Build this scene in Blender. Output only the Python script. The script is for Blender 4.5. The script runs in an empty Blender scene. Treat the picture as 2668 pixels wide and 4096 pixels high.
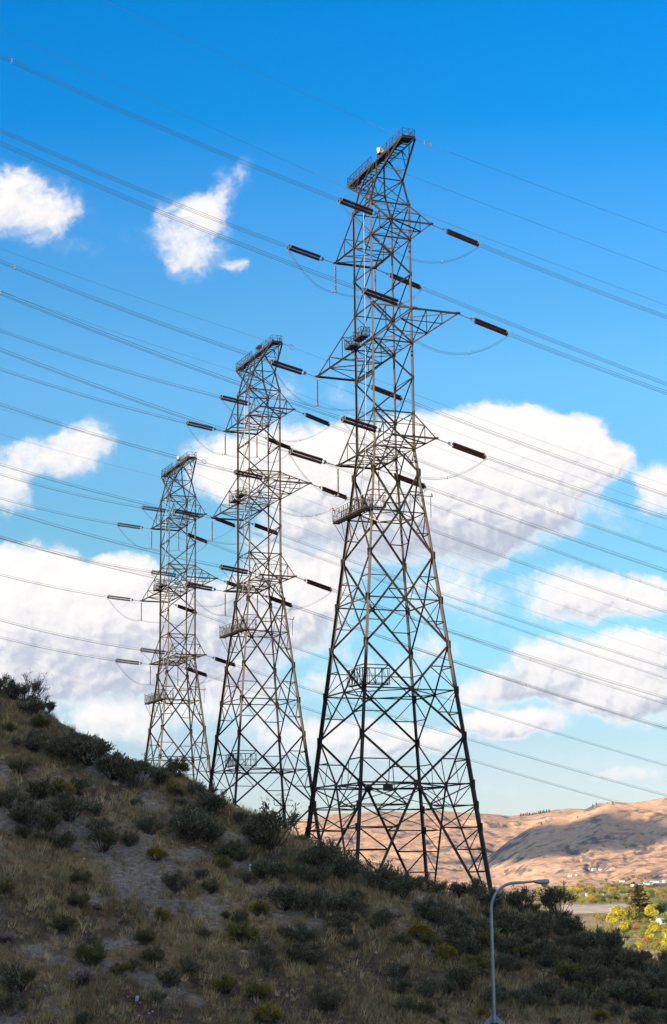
import bpy, math, random
import numpy as np
from mathutils import Vector, Matrix
S = bpy.context.scene
COL = S.collection
rnd = random.Random(7)
R = math.radians

# ------------------------------------------------------------------ camera
FPX, PITCH, ROLL = 7095.86, 0.2040, -0.0122          # focal length in photo pixels, radians
cd = bpy.data.cameras.new('camera')
cam = bpy.data.objects.new('camera', cd); COL.objects.link(cam)
cd.sensor_fit = 'VERTICAL'; cd.sensor_height = 24.0; cd.lens = FPX/4096*24.0
cd.clip_start = 0.5; cd.clip_end = 60000
cam.matrix_world = Matrix.Rotation(math.pi/2+PITCH, 4, 'X') @ Matrix.Rotation(ROLL, 4, 'Z')
S.camera = cam

# ------------------------------------------------------------------ sun, sky, exposure
SUN = Vector((-0.78, -0.626, 0.285)).normalized()     # towards the sun: low, behind the camera to the left
sl = bpy.data.lights.new('sun', 'SUN'); sl.energy = 5.0; sl.angle = R(0.53); sl.color = (1.0, 0.80, 0.56)
so = bpy.data.objects.new('sun', sl); COL.objects.link(so)
so.rotation_euler = SUN.to_track_quat('Z', 'Y').to_euler()
S.view_settings.view_transform = 'Standard'; S.view_settings.look = 'None'
S.view_settings.exposure = 1.1; S.view_settings.gamma = 1.0
S.render.engine = 'CYCLES'

def ray(x, y):
    """photo pixel (2668 wide) -> world direction as (X/Y, Z/Y)"""
    a, b = x-1334.0, y-2048.0
    cr, sr = math.cos(ROLL), math.sin(ROLL)
    px, py = a*cr+b*sr, -a*sr+b*cr
    d, up = FPX, -py
    cp, sp = math.cos(PITCH), math.sin(PITCH)
    Y = d*cp-up*sp; Z = d*sp+up*cp
    return px/Y, Z/Y

w = bpy.data.worlds.new('World'); S.world = w; w.use_nodes = True
nt = w.node_tree; nt.nodes.clear()
N = nt.nodes.new; LK = nt.links.new
def lk(a, b): LK(a, b)
def math_(op, a, b=None, c=None, clamp=False):
    n = N('ShaderNodeMath'); n.operation = op; n.use_clamp = clamp
    for i, v in enumerate((a, b, c)):
        if v is None: continue
        if hasattr(v, 'links'): lk(v, n.inputs[i])
        else: n.inputs[i].default_value = v
    return n.outputs[0]
def vmath(op, a, b=None):
    n = N('ShaderNodeVectorMath'); n.operation = op
    for i, v in enumerate((a, b)):
        if v is None: continue
        if hasattr(v, 'links'): lk(v, n.inputs[i])
        else: n.inputs[i].default_value = v
    return n
def smooth(v, lo, hi):
    n = N('ShaderNodeMapRange'); n.interpolation_type = 'SMOOTHSTEP'
    lk(v, n.inputs['Value']); n.inputs['From Min'].default_value = lo; n.inputs['From Max'].default_value = hi
    return n.outputs['Result']
out = N('ShaderNodeOutputWorld'); bg = N('ShaderNodeBackground'); bg.inputs['Strength'].default_value = 0.10
sky = N('ShaderNodeTexSky'); sky.sky_type = 'NISHITA'; sky.sun_disc = False
sky.sun_elevation = math.asin(SUN.z); sky.sun_rotation = math.atan2(SUN.x, SUN.y) % (2*math.pi)
sky.altitude = 400; sky.air_density = 1.0; sky.dust_density = 0.6; sky.ozone_density = 1.6
geo = N('ShaderNodeNewGeometry')
tc = N('ShaderNodeTexCoord')
sep = N('ShaderNodeSeparateXYZ'); lk(tc.outputs['Generated'], sep.inputs[0])
yy = math_('MAXIMUM', sep.outputs['Y'], 0.05)
SC = 41.22                                            # one unit = 100 px of a 1550 px wide view
P_u = math_('MULTIPLY', math_('DIVIDE', sep.outputs['X'], yy), SC)
P_v = math_('MULTIPLY', math_('DIVIDE', sep.outputs['Z'], yy), SC)
comb = N('ShaderNodeCombineXYZ'); lk(P_u, comb.inputs[0]); lk(P_v, comb.inputs[1])
P = comb.outputs[0]
# clear-sky colour: the Nishita sky, graded by elevation towards the deep polarised blue of the day
elev = math_('DIVIDE', P_v, SC)
grade = N('ShaderNodeValToRGB'); lk(math_('MULTIPLY', elev, 1.8), grade.inputs[0])
cr = grade.color_ramp
OVER0, OVER1 = 0.42, 0.61                              # cover of the broken cloud added outside the view for fill light
GR = [(0.00, (1.00, 1.00, 1.00)), (0.12, (1.00, 1.00, 1.00)), (0.9, (1.0, 1.0, 1.0))]
GR = [(0.00, (0.600, 0.620, 0.780)), (0.0802, (0.597, 0.613, 0.778)), (0.110, (0.590, 0.610, 0.736)), (0.1376, (0.536, 0.603, 0.724)), (0.19, (0.51, 0.70, 0.79)), (0.2572, (0.473, 0.750, 0.836)),
      (0.342, (0.452, 0.743, 0.806)), (0.5158, (0.433, 0.880, 1.060)), (0.5852, (0.339, 0.831, 1.059)), (0.6832, (0.235, 0.800, 1.154)), (0.8123, (0.020, 0.715, 1.20)), (0.9330, (0.000, 0.690, 1.26))]
cr.elements[0].position = GR[0][0]; cr.elements[0].color = (*GR[0][1], 1)
cr.elements[1].position = GR[-1][0]; cr.elements[1].color = (*GR[-1][1], 1)
for pos, c in GR[1:-1]:
    e = cr.elements.new(pos); e.color = (*c, 1)
mulc = N('ShaderNodeMix'); mulc.data_type = 'RGBA'; mulc.blend_type = 'MULTIPLY'
mulc.inputs['Factor'].default_value = 1.0
lk(sky.outputs[0], mulc.inputs['A']); lk(grade.outputs[0], mulc.inputs['B'])
# ---- clouds: (cx, cy, rx, ry, weight, grey) in 1550-px view coordinates
CLOUDS = [
 (55,478,130,66,.85,0),(130,498,58,42,.85,0),(30,405,75,38,.55,0),(15,460,70,66,.75,0),(215,560,38,45,.38,0),(100,560,90,30,.5,0),
 (440,550,88,86,.9,0),(490,482,58,46,.85,0),(532,428,44,38,.62,0),(570,388,32,32,.5,0),(430,620,38,34,.5,0),(550,618,30,22,.75,0),(300,545,36,34,.3,0),(380,480,40,30,.4,0),
 (130,1055,125,40,.85,0),(195,1020,62,44,.85,0),(150,1085,75,38,.7,0),(30,1110,55,60,.8,0),(20,1150,50,50,.8,0),(350,1052,18,34,.4,0),
 (1165,1015,120,70,1.25,0),(1172,972,46,26,.8,0),(1040,1050,140,85,1.1,0),(1275,1055,120,85,1.2,0),(1350,1030,62,52,1.1,0),(1432,1074,40,42,1.25,0),(1160,1100,230,110,1.2,0),
 (1100,1200,180,95,1.15,1),(1260,1190,100,62,.95,1),(1000,1150,110,110,1.1,0),(1340,1110,60,36,.8,1),(1110,1270,95,48,.8,1),
 (740,1085,190,85,1.1,0),(560,1075,125,62,1.05,0),(530,1120,80,50,.95,0),(665,905,45,45,.55,0),(795,925,60,40,.5,0),(620,1000,80,60,.7,0),(860,1060,140,80,1.05,0),
 (800,1180,170,70,1.05,1),(700,1260,130,70,.85,1),(880,1250,110,75,.9,1),(930,1190,120,80,1.1,1),
 (60,1370,120,92,1.15,0),(200,1375,160,70,1.1,0),(290,1345,75,52,1.1,0),(15,1340,60,55,1.0,0),(170,1440,240,60,1.1,0),
 (100,1500,230,62,1.1,1),(330,1500,170,70,1.05,1),(260,1580,270,48,1.15,1),(40,1590,120,50,1.1,1),(440,1420,150,70,.95,1),(60,1440,70,40,1.0,1),
 (620,1420,130,90,.9,1),(720,1390,110,80,.95,0),(640,1340,80,50,.8,0),(770,1330,60,52,.8,0),(700,1480,120,60,.8,1),(560,1530,100,60,.8,1),
 (1100,1382,72,50,.72,0),(1055,1350,50,36,.6,0),(1130,1435,60,30,.5,1),(1015,1480,60,42,.65,0),(970,1380,60,60,.7,0),(990,1510,60,24,.5,1),
 (1310,1362,105,46,.88,0),(1430,1385,115,48,1.1,0),(1260,1425,58,26,.6,0),(1500,1385,48,32,.9,0),(1370,1415,110,26,.85,1),
 (1530,1128,52,44,1.05,0),(1450,1200,62,40,.5,1),(1545,1180,50,40,.7,0),(1440,1235,50,24,.32,0),
 (1380,1520,125,46,1.0,0),(1500,1512,90,42,1.0,0),(1250,1530,60,40,.8,0),(1290,1580,140,42,.95,1),(1190,1605,120,34,.85,1),(1430,1605,110,50,1.1,0),(1500,1640,110,40,1.0,1),(1370,1640,80,30,.9,1),(1110,1620,55,26,.75,0),(1540,1560,60,60,.95,1),
 (1190,1682,105,28,1.05,0),(1230,1676,62,26,1.0,0),(1150,1706,90,16,.85,1),(1090,1690,40,20,.7,0),
 (1150,1830,62,12,.55,1),(1480,1795,80,20,.62,0),(1440,1800,60,12,.5,1),
 (230,1672,110,38,.85,0),(320,1668,90,36,.85,0),(440,1650,90,40,.7,0),(560,1650,100,44,.7,0),(300,1715,130,20,.6,1),(550,1600,90,40,.7,1),
 (660,1700,90,44,.75,0),(760,1712,110,34,.8,0),(900,1705,110,32,.85,0),(1010,1705,70,22,.8,0),(820,1745,150,18,.75,1),(960,1735,110,16,.75,1),(470,1720,110,22,.5,0),
 (398,850,36,9,.32,0),(1300,1760,240,16,.42,0),(1150,1740,120,14,.4,0),(900,1790,160,14,.45,0),(640,1790,120,16,.45,0),(1420,1860,160,12,.42,0),(1500,1690,80,20,.5,0),(1320,1450,90,18,.4,0),(1180,1480,90,16,.42,0),(1060,1560,60,22,.5,0),(880,1560,110,40,.7,0),(760,1600,110,34,.7,1),
 (1380,1915,70,14,.6,0),(1480,1905,60,10,.5,0),(1240,1925,60,8,.4,0),
]
def noise(vec, scale, detail, rough, w_=0.0):
    n = N('ShaderNodeTexNoise'); n.noise_dimensions = '3D'
    lk(vec, n.inputs['Vector']); n.inputs['Scale'].default_value = scale
    n.inputs['Detail'].default_value = detail; n.inputs['Roughness'].default_value = rough
    return n
wn = noise(P, 1.1, 4, 0.55)
wc = vmath('MULTIPLY', vmath('SUBTRACT', wn.outputs['Color'], (0.5, 0.5, 0.5)).outputs[0], (0.85, 0.6, 0.0)).outputs[0]
wn2 = noise(P, 4.5, 3, 0.6)
wc2 = vmath('MULTIPLY', vmath('SUBTRACT', wn2.outputs['Color'], (0.5, 0.5, 0.5)).outputs[0], (0.11, 0.10, 0.0)).outputs[0]
PW = vmath('ADD', vmath('ADD', P, wc).outputs[0], wc2).outputs[0]
mask = None; grey = None; lit = None
for cx, cy, rx, ry, wt, g in CLOUDS:
    k = 2668/1550.0
    u, v = ray(cx*k, cy*k)
    sub = vmath('SUBTRACT', PW, (u*SC, v*SC, 0)).outputs[0]
    ln = vmath('MULTIPLY', sub, (100.0/rx, 100.0/ry, 0)).outputs[0]
    l2 = vmath('DOT_PRODUCT', ln, ln).outputs['Value']
    b = math_('MULTIPLY', math_('MAXIMUM', math_('SUBTRACT', 1.0, math_('MULTIPLY', l2, 0.36)), 0.0), wt)
    b = math_('MULTIPLY', b, b)
    mask = b if mask is None else math_('ADD', mask, b)
    if g: grey = b if grey is None else math_('ADD', grey, b)
    ly = math_('MULTIPLY', vmath('DOT_PRODUCT', ln, (-0.38, 0.80, 0)).outputs['Value'], b)
    lit = ly if lit is None else math_('ADD', lit, ly)
d1 = noise(PW, 1.5, 8, 0.56)
d2 = noise(PW, 5.0, 6, 0.55)
n1_ = math_('SUBTRACT', d1.outputs['Fac'], 0.5); n2_ = math_('SUBTRACT', d2.outputs['Fac'], 0.5)
dens = math_('ADD', mask, math_('MULTIPLY', n1_, 1.5))
dens = math_('ADD', dens, math_('MULTIPLY', n2_, 0.85))
dens = math_('ADD', dens, math_('MULTIPLY', math_('DIVIDE', lit, math_('MAXIMUM', mask, 0.05)), 0.16))
dens = math_('MULTIPLY', dens, smooth(mask, 0.02, 0.42))
front = smooth(sep.outputs['Y'], 0.55, 0.75)
alpha = math_('MULTIPLY', math_('MULTIPLY', smooth(dens, 0.14, 1.25), front), 0.985)
veil = math_('MULTIPLY', smooth(math_('ADD', math_('ADD', mask, math_('MULTIPLY', n1_, 1.3)), math_('MULTIPLY', n2_, 0.5)), -0.02, 1.0), 0.55)
veil = math_('MULTIPLY', math_('MULTIPLY', veil, front), smooth(mask, 0.0, 0.30))
alpha = math_('SUBTRACT', 1.0, math_('MULTIPLY', math_('SUBTRACT', 1.0, alpha), math_('SUBTRACT', 1.0, veil)))
# cloud shading: undersides go blue grey, sides towards the sun stay white, billows from the finer noise
msafe = math_('MAXIMUM', mask, 0.02)
Poff = vmath('ADD', PW, (-0.10, 0.13, 0.0)).outputs[0]
d1s = noise(PW, 1.5, 3, 0.5); d1b = noise(Poff, 1.5, 3, 0.5)
relief = math_('MULTIPLY', math_('SUBTRACT', d1b.outputs['Fac'], d1s.outputs['Fac']), 1.5)
sh = math_('ADD', math_('MULTIPLY', math_('DIVIDE', grey, msafe), 0.62), math_('MULTIPLY', math_('DIVIDE', lit, msafe), -0.50))
sh = math_('ADD', sh, relief)
sh = math_('ADD', sh, math_('MULTIPLY', math_('SUBTRACT', d1s.outputs['Fac'], 0.5), -0.7))
sh = math_('MULTIPLY', smooth(sh, -0.25, 1.0), smooth(dens, 0.10, 1.1))
cramp = N('ShaderNodeValToRGB'); lk(sh, cramp.inputs[0])
CR = cramp.color_ramp
CR.elements[0].position = 0.0; CR.elements[0].color = (4.95, 4.75, 4.62, 1)
CR.elements[1].position = 1.0; CR.elements[1].color = (2.55, 2.72, 3.25, 1)
e = CR.elements.new(0.48); e.color = (4.35, 4.25, 4.30, 1)
fin = N('ShaderNodeMix'); fin.data_type = 'RGBA'
lk(alpha, fin.inputs['Factor']); lk(mulc.outputs['Result'], fin.inputs['A']); lk(cramp.outputs[0], fin.inputs['B'])
# broken cloud added as neutral fill light over the rest of the sky (overhead, behind and beside the camera)
ob = noise(tc.outputs['Generated'], 3.2, 6, 0.6)
away = math_('SUBTRACT', 1.0, smooth(math_('DIVIDE', sep.outputs['Z'], yy), 0.95, 0.62))
away = math_('MAXIMUM', away, math_('SUBTRACT', 1.0, smooth(sep.outputs['Y'], 0.35, 0.68)))
oa = math_('MULTIPLY', math_('MULTIPLY', smooth(ob.outputs['Fac'], OVER0, OVER1), away), smooth(sep.outputs['Z'], 0.0, 0.12))
fin2 = N('ShaderNodeMix'); fin2.data_type = 'RGBA'
lk(oa, fin2.inputs['Factor']); lk(fin.outputs['Result'], fin2.inputs['A']); fin2.inputs['B'].default_value = (4.7, 4.3, 4.05, 1)
fin = fin2
lk(fin.outputs['Result'], bg.inputs['Color']); lk(bg.outputs[0], out.inputs['Surface'])
w.cycles.sampling_method = 'MANUAL'; w.cycles.sample_map_resolution = 512

# ------------------------------------------------------------------ mesh helpers
class MB:
    """collects shapes; build() links them as ONE mesh object"""
    def __init__(s): s.v = []; s.f = []; s.m = []; s.c = []
    def add(s, verts, faces, mi=0):
        o = len(s.v); s.v.extend(verts)
        s.f.extend([tuple(i+o for i in f) for f in faces]); s.m.extend([mi]*len(faces))
    def angle(s, p, q, wd, ref=None, t=None):
        """an L-section steel angle from p to q"""
        p = Vector(p); q = Vector(q); d = (q-p)
        if d.length < 1e-4: return
        d.normalize(); t = t or max(wd*0.16, 0.018)
        ref = Vector(ref) if ref is not None else (Vector((0, 0, 1)) if abs(d.z) < 0.9 else Vector((1, 0, 0)))
        a = ref - d*ref.dot(d)
        if a.length < 1e-3: a = d.orthogonal()
        a.normalize(); b = d.cross(a)
        e1 = (a+b).normalized(); e2 = (a-b).normalized()
        o = e1*(wd*0.3)
        pr = [(0, 0), (wd, 0), (wd, t), (t, t), (t, wd), (0, wd)]
        vs = []
        for c in (p, q):
            for x, y in pr: vs.append(c + o - e1*0 - (e1+e2)*0.7071*x*1.0 - (e1-e2)*0.7071*y)
        fs = [(i, (i+1) % 6, 6+(i+1) % 6, 6+i) for i in range(6)] + [(5, 4, 3, 2, 1, 0), (6, 7, 8, 9, 10, 11)]
        s.add([tuple(x) for x in vs], fs)
    def box(s, c, ax, ay, az):
        c = Vector(c); ax = Vector(ax); ay = Vector(ay); az = Vector(az)
        vs = [tuple(c+ax*i+ay*j+az*k) for k in (-1, 1) for j in (-1, 1) for i in (-1, 1)]
        s.add(vs, [(0, 2, 3, 1), (4, 5, 7, 6), (0, 1, 5, 4), (1, 3, 7, 5), (3, 2, 6, 7), (2, 0, 4, 6)])
    def bx(s, x0, x1, y0, y1, z0, z1):
        s.box(((x0+x1)/2, (y0+y1)/2, (z0+z1)/2), ((x1-x0)/2, 0, 0), (0, (y1-y0)/2, 0), (0, 0, (z1-z0)/2))
    def tube(s, pts, r, n=6, caps=True):
        pts = [Vector(p) for p in pts]; rs = r if isinstance(r, (list, tuple)) else [r]*len(pts)
        vs = []; a = None
        for i, p in enumerate(pts):
            d = (pts[min(i+1, len(pts)-1)]-pts[max(i-1, 0)]).normalized()
            a = (d.orthogonal() if a is None else a - d*a.dot(d)).normalized(); b = d.cross(a)
            for k in range(n):
                t = 2*math.pi*k/n; vs.append(tuple(p+(a*math.cos(t)+b*math.sin(t))*rs[i]))
        fs = []
        for i in range(len(pts)-1):
            for k in range(n):
                fs.append((i*n+k, i*n+(k+1) % n, (i+1)*n+(k+1) % n, (i+1)*n+k))
        if caps: fs.append(tuple(range(n-1, -1, -1))); fs.append(tuple((len(pts)-1)*n+k for k in range(n)))
        s.add(vs, fs)
    def lathe(s, prof, n=10, axis='z', o=(0, 0, 0)):
        vs = []
        for r, h in prof:
            for k in range(n):
                t = 2*math.pi*k/n; x, y = r*math.cos(t), r*math.sin(t)
                v = (x, y, h) if axis == 'z' else (h, x, y)
                vs.append((v[0]+o[0], v[1]+o[1], v[2]+o[2]))
        fs = [(i*n+k, i*n+(k+1) % n, (i+1)*n+(k+1) % n, (i+1)*n+k) for i in range(len(prof)-1) for k in range(n)]
        if axis == 'x': fs = [f for f in fs]
        s.add(vs, fs)
    def build(s, name, mat, parent=None, smooth_=False, xf=None):
        me = bpy.data.meshes.new(name)
        me.from_pydata(s.v, [], s.f); me.update()
        if xf is not None: me.transform(xf)
        for m_ in (mat if isinstance(mat, (list, tuple)) else [mat]): me.materials.append(m_)
        if any(s.m): me.polygons.foreach_set('material_index', s.m)
        if smooth_: me.polygons.foreach_set('use_smooth', [True]*len(me.polygons))
        o = bpy.data.objects.new(name, me); COL.objects.link(o)
        if parent is not None: o.parent = parent
        return o
def npmesh(name, v, f, mat, smooth_=False, colors=None, parent=None):
    me = bpy.data.meshes.new(name)
    v = np.asarray(v, np.float32); f = np.asarray(f, np.int32); n = f.shape[1]
    me.vertices.add(len(v)); me.vertices.foreach_set('co', v.ravel())
    me.loops.add(f.size); me.loops.foreach_set('vertex_index', f.ravel())
    me.polygons.add(len(f)); me.polygons.foreach_set('loop_start', np.arange(0, f.size, n, dtype=np.int32))
    me.update(calc_edges=True); me.validate()
    if smooth_: me.polygons.foreach_set('use_smooth', np.ones(len(me.polygons), bool))
    if colors is not None:
        at = me.color_attributes.new('tint', 'FLOAT_COLOR', 'POINT')
        c = np.ones((len(v), 4), np.float32); c[:, :3] = colors
        at.data.foreach_set('color', c.ravel())
    if mat: me.materials.append(mat)
    o = bpy.data.objects.new(name, me); COL.objects.link(o)
    if parent is not None: o.parent = parent
    return o
def tag(o, label=None, cat=None, group=None, kind=None):
    for k, v in (('label', label), ('category', cat), ('group', group), ('kind', kind)):
        if v: o[k] = v
    return o
def thing(name, label, cat, loc=(0, 0, 0), group=None):
    o = bpy.data.objects.new(name, None); COL.objects.link(o); o.location = loc
    o.empty_display_size = 0.3
    return tag(o, label, cat, group)
def dup(o, parent=None):
    c = o.copy(); COL.objects.link(c)
    if parent is not None: c.parent = parent
    for ch in list(o.children): dup(ch, c)
    return c

# ------------------------------------------------------------------ materials
def mat(name, color, rough=0.7, metal=0.0, vary=0.0, vscale=3.0, attr=False, bump=0.0, spec=0.5, trans=0.0):
    m = bpy.data.materials.new(name); m.use_nodes = True
    t = m.node_tree; b = t.nodes['Principled BSDF']
    b.inputs['Roughness'].default_value = rough; b.inputs['Metallic'].default_value = metal
    b.inputs['Specular IOR Level'].default_value = spec
    b.inputs['Base Color'].default_value = (*color, 1)
    src = None
    if attr:
        a = t.nodes.new('ShaderNodeAttribute'); a.attribute_name = 'tint'; src = a.outputs['Color']
    if vary > 0:
        tcn = t.nodes.new('ShaderNodeTexCoord'); n = t.nodes.new('ShaderNodeTexNoise')
        n.inputs['Scale'].default_value = vscale; n.inputs['Detail'].default_value = 6
        t.links.new(tcn.outputs['Object'], n.inputs['Vector'])
        mr = t.nodes.new('ShaderNodeMapRange'); t.links.new(n.outputs['Fac'], mr.inputs['Value'])
        mr.inputs['From Min'].default_value = 0.3; mr.inputs['From Max'].default_value = 0.7
        mr.inputs['To Min'].default_value = 1-vary; mr.inputs['To Max'].default_value = 1+vary
        mx = t.nodes.new('ShaderNodeMix'); mx.data_type = 'RGBA'; mx.blend_type = 'MULTIPLY'; mx.inputs['Factor'].default_value = 1
        if src: t.links.new(src, mx.inputs['A'])
        else: mx.inputs['A'].default_value = (*color, 1)
        t.links.new(mr.outputs['Result'], mx.inputs['B']); src = mx.outputs['Result']
        if bump > 0:
            bm = t.nodes.new('ShaderNodeBump'); bm.inputs['Strength'].default_value = bump
            t.links.new(n.outputs['Fac'], bm.inputs['Height']); t.links.new(bm.outputs[0], b.inputs['Normal'])
    if src: t.links.new(src, b.inputs['Base Color'])
    return m
M_steel = mat('weathered_steel', (0.032, 0.0215, 0.012), 0.65, 0.05, 0.5, 0.6)
M_deck = mat('deck_grating', (0.045, 0.038, 0.032), 0.7, 0.2, 0.3, 2.0)
M_galv = mat('galvanised_steel', (0.24, 0.235, 0.22), 0.5, 0.3, 0.15, 3.0)
M_hard = mat('line_hardware', (0.26, 0.26, 0.25), 0.45, 0.4, 0.15, 5.0)
M_ins = mat('brown_porcelain', (0.036, 0.012, 0.008), 0.55, 0.0, 0.2, 2.0, spec=.15)
M_pin = mat('pilot_porcelain', (0.13, 0.075, 0.055), 0.2, 0.0, 0.25, 6.0)
M_wire = mat('aluminium_conductor', (0.085, 0.085, 0.088), 0.6, 0.2)
M_gw = mat('ground_wire_steel', (0.06, 0.06, 0.06), 0.6, 0.1)
M_white = mat('white_paint', (0.78, 0.78, 0.74), 0.5, 0, 0.08, 4.0)
M_red = mat('red_lens', (0.55, 0.03, 0.02), 0.25)
M_yel = mat('yellow_band', (0.75, 0.45, 0.02), 0.5)
M_black = mat('dark_cap', (0.03, 0.03, 0.03), 0.6)

# ------------------------------------------------------------------ lattice tower (local x along the line, local y towards the far crossarm)
ZL = {'1u': 92.8, '1l': 87.75, '12': 82.7, '2u': 77.67, '2l': 72.65, '23': 67.7, '3u': 62.57, '3l': 57.5, 'W': 54.2, 'WA': 48.43,
      'A': 42.53, 'AC': 36.36, 'C': 30.38, 'CE': 24.23, 'E': 18.23, 'F': 11.98, 'G': 9.2, 'H': 6.37, 'I': 3.56, 'J': 0.73, 'base': -6.0}
BASE = -6.0; KT = 0.1098
SG = {'P': (-1, 1), 'Q': (-1, -1), 'R': (1, 1), 'S': (1, -1)}     # far-left, near-left, far-right, near-right
def half(z): return 3.0 + max(0.0, 57.5-z)*KT
def lp(l, z):
    if isinstance(z, str): z = ZL[z]
    h = half(z); return Vector((SG[l][0]*h, SG[l][1]*h, z-BASE))
def L_(a, b, t): return a.lerp(b, t)
FACES = [('Q', 'S', (0, -1, 0)), ('R', 'P', (0, 1, 0)), ('P', 'Q', (-1, 0, 0)), ('S', 'R', (1, 0, 0))]
TIP = {'1': (3.15, 9.6, '1l', '1u'), '2': (3.15, 17.1, '2l', '2u'), '3': (3.15, 9.6, '3l', '3u')}
def build_tower(label):
    T = thing('transmission_tower', label, 'pylon')
    for l in 'PQRS':
        m = MB(); ctr = Vector((SG[l][0], SG[l][1], 0))
        zz = ['1u', '2l', '3l', 'A', 'C', 'E', 'F', 'base']; ww = [.27, .30, .32, .40, .44, .48, .50]
        for a, b, wd in zip(zz[:-1], zz[1:], ww): m.angle(lp(l, a), lp(l, b), wd, ctr)
        p = lp(l, '1u'); m.angle(p, p+Vector((0, 0, .75)), .25, ctr)
        for z in ('1u', '1l', '12', '2u', '2l', '23', '3u', '3l', 'W', 'A', 'AC', 'C', 'CE', 'E', 'F', 'G', 'H'):
            q = lp(l, z); g = .20 if ZL[z] > 57 else .34         # gusset plates at the joints
            m.box(q, (g, 0, 0), (0, .03, 0), (0, 0, g*1.5)); m.box(q, (.03, 0, 0), (0, g, 0), (0, 0, g*1.5))
        if l == 'Q':
            z = -2.0
            while z < 44:
                q = lp('Q', z); m.tube([q, q+Vector((-.42, -.05, 0))], .018, 4); z += .9
        m.build('leg', M_steel, T)
    up = MB(); lo = MB()
    lv = ['1u', '1l', '12', '2u', '2l', '23', '3u', '3l']
    for fi, (a, b, nrm) in enumerate(FACES):
        for i in range(len(lv)-1):
            t, bt = lv[i], lv[i+1]
            if fi < 2:
                fwd = (i not in (2, 5))
                if fwd: up.angle(lp(a, t), lp(b, bt), .19, nrm)
                else: up.angle(lp(b, t), lp(a, bt), .19, nrm)
            else:
                n_, f_ = (b, a) if fi == 2 else (a, b)
                up.angle(lp(n_, t), lp(f_, bt), .17, nrm)
        for z in ('1u', '1l', '2u', '2l', '3u', '3l'): up.angle(lp(a, z), lp(b, z), .17, nrm)
        if fi >= 2:
            for z in ('12', '23'): up.angle(lp(a, z), lp(b, z), .12, nrm)
        # short panel under the lowest arm
        mid = L_(lp(a, '3l'), lp(b, '3l'), .5)
        for l in (a, b):
            up.angle(mid, lp(l, 'W'), .19, nrm)
            up.angle(L_(mid, lp(l, 'W'), .5), lp(l, '3l'), .09, nrm)
            up.angle(L_(mid, lp(l, 'W'), .5), L_(lp(l, '3l'), lp(l, 'W'), .5), .09, nrm)
        # tall X panels with redundants
        for t, c, bt in (('W', 'WA', 'A'), ('A', 'AC', 'C'), ('C', 'CE', 'E')):
            X = L_(lp(a, c), lp(b, c), .5)
            for l in (a, b):
                lo.angle(lp(l, t), X, .24, nrm); lo.angle(X, lp(l, bt), .24, nrm)
                lo.angle(lp(l, c), X, .17, nrm)
                for e_, zc in ((t, 1), (bt, -1)):
                    mdl = L_(lp(l, e_), X, .5); zm = mdl.z+BASE
                    lo.angle(mdl, lp(l, zm), .13, nrm); lo.angle(mdl, lp(l, c), .11, nrm)
            lo.box(X, (.32 if fi < 2 else .03, 0, 0), (0, .03 if fi < 2 else .32, 0), (0, 0, .34))
        # E to the belt
        X = L_(lp(a, 'F'), lp(b, 'F'), .5)
        for l in (a, b):
            lo.angle(lp(l, 'E'), X, .25, nrm); lo.angle(lp(l, 'F'), X, .20, nrm)
            mdl = L_(lp(l, 'E'), X, .5); zm = mdl.z+BASE
            lo.angle(mdl, lp(l, zm), .15, nrm); lo.angle(lp(l, zm), L_(lp(l, 'F'), X, .5), .13, nrm)
            lo.angle(mdl, L_(lp(l, 'F'), X, .5), .09, nrm)
            # A-frame from the middle of the belt down to the foot
            foot = lp(l, 'base'); lo.angle(X, foot, .27, nrm)
            prev_leg = lp(l, 'F')
            for j, z in enumerate(('G', 'H', 'I', 'J')):
                t_ = (ZL['F']-ZL[z])/(ZL['F']-BASE); d = L_(X, foot, t_); g = lp(l, z)
                lo.angle(g, d, .16, nrm)
                if j == 0: lo.angle(L_(lp(l, 'F'), X, .45), d, .14, nrm)
                lo.angle(prev_leg, d, .15, nrm)
                if j == 1: lo.angle(L_(lp(l, 'F'), X, .45), L_(X, foot, (ZL['F']-ZL['G'])/(ZL['F']-BASE)), .10, nrm)
                prev_leg = g
        lo.box(X, (.45 if fi < 2 else .03, 0, 0), (0, .03 if fi < 2 else .45, 0), (0, 0, .42))
    for z, wd, m in (('WA', .13, lo), ('CE', .14, lo), ('F', .17, lo), ('1l', .11, up), ('2l', .11, up), ('3l', .12, up), ('1u', .1, up)):
        c = [L_(lp(a, z), lp(b, z), .5) for a, b in (('Q', 'S'), ('S', 'R'), ('R', 'P'), ('P', 'Q'))]
        for i in range(4): m.angle(c[i], c[(i+1) % 4], wd)
        if z in ('1l', '2l', '3l'): m.angle(lp('Q', z), lp('R', z), .11); m.angle(lp('P', z)-Vector((0, 0, .12)), lp('S', z)-Vector((0, 0, .12)), .11)
    # hip braces between the A-frames of neighbouring faces
    for l in 'PQRS':
        foot = lp(l, 'base'); xs = []
        for a, b, nrm in FACES:
            if l in (a, b): xs.append(L_(lp(a, 'F'), lp(b, 'F'), .5))
        for z in ('G', 'H', 'I'):
            t_ = (ZL['F']-ZL[z])/(ZL['F']-BASE)
            lo.angle(L_(xs[0], foot, t_), L_(xs[1], foot, t_), .12)
        lo.angle(xs[0], L_(xs[1], foot, (ZL['F']-ZL['G'])/(ZL['F']-BASE)), .10)
        lo.angle(L_(xs[0], foot, .16), L_(xs[1], foot, .32), .10)
    up.build('upper_bracing', M_steel, T); lo.build('lower_bracing', M_steel, T)
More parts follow.
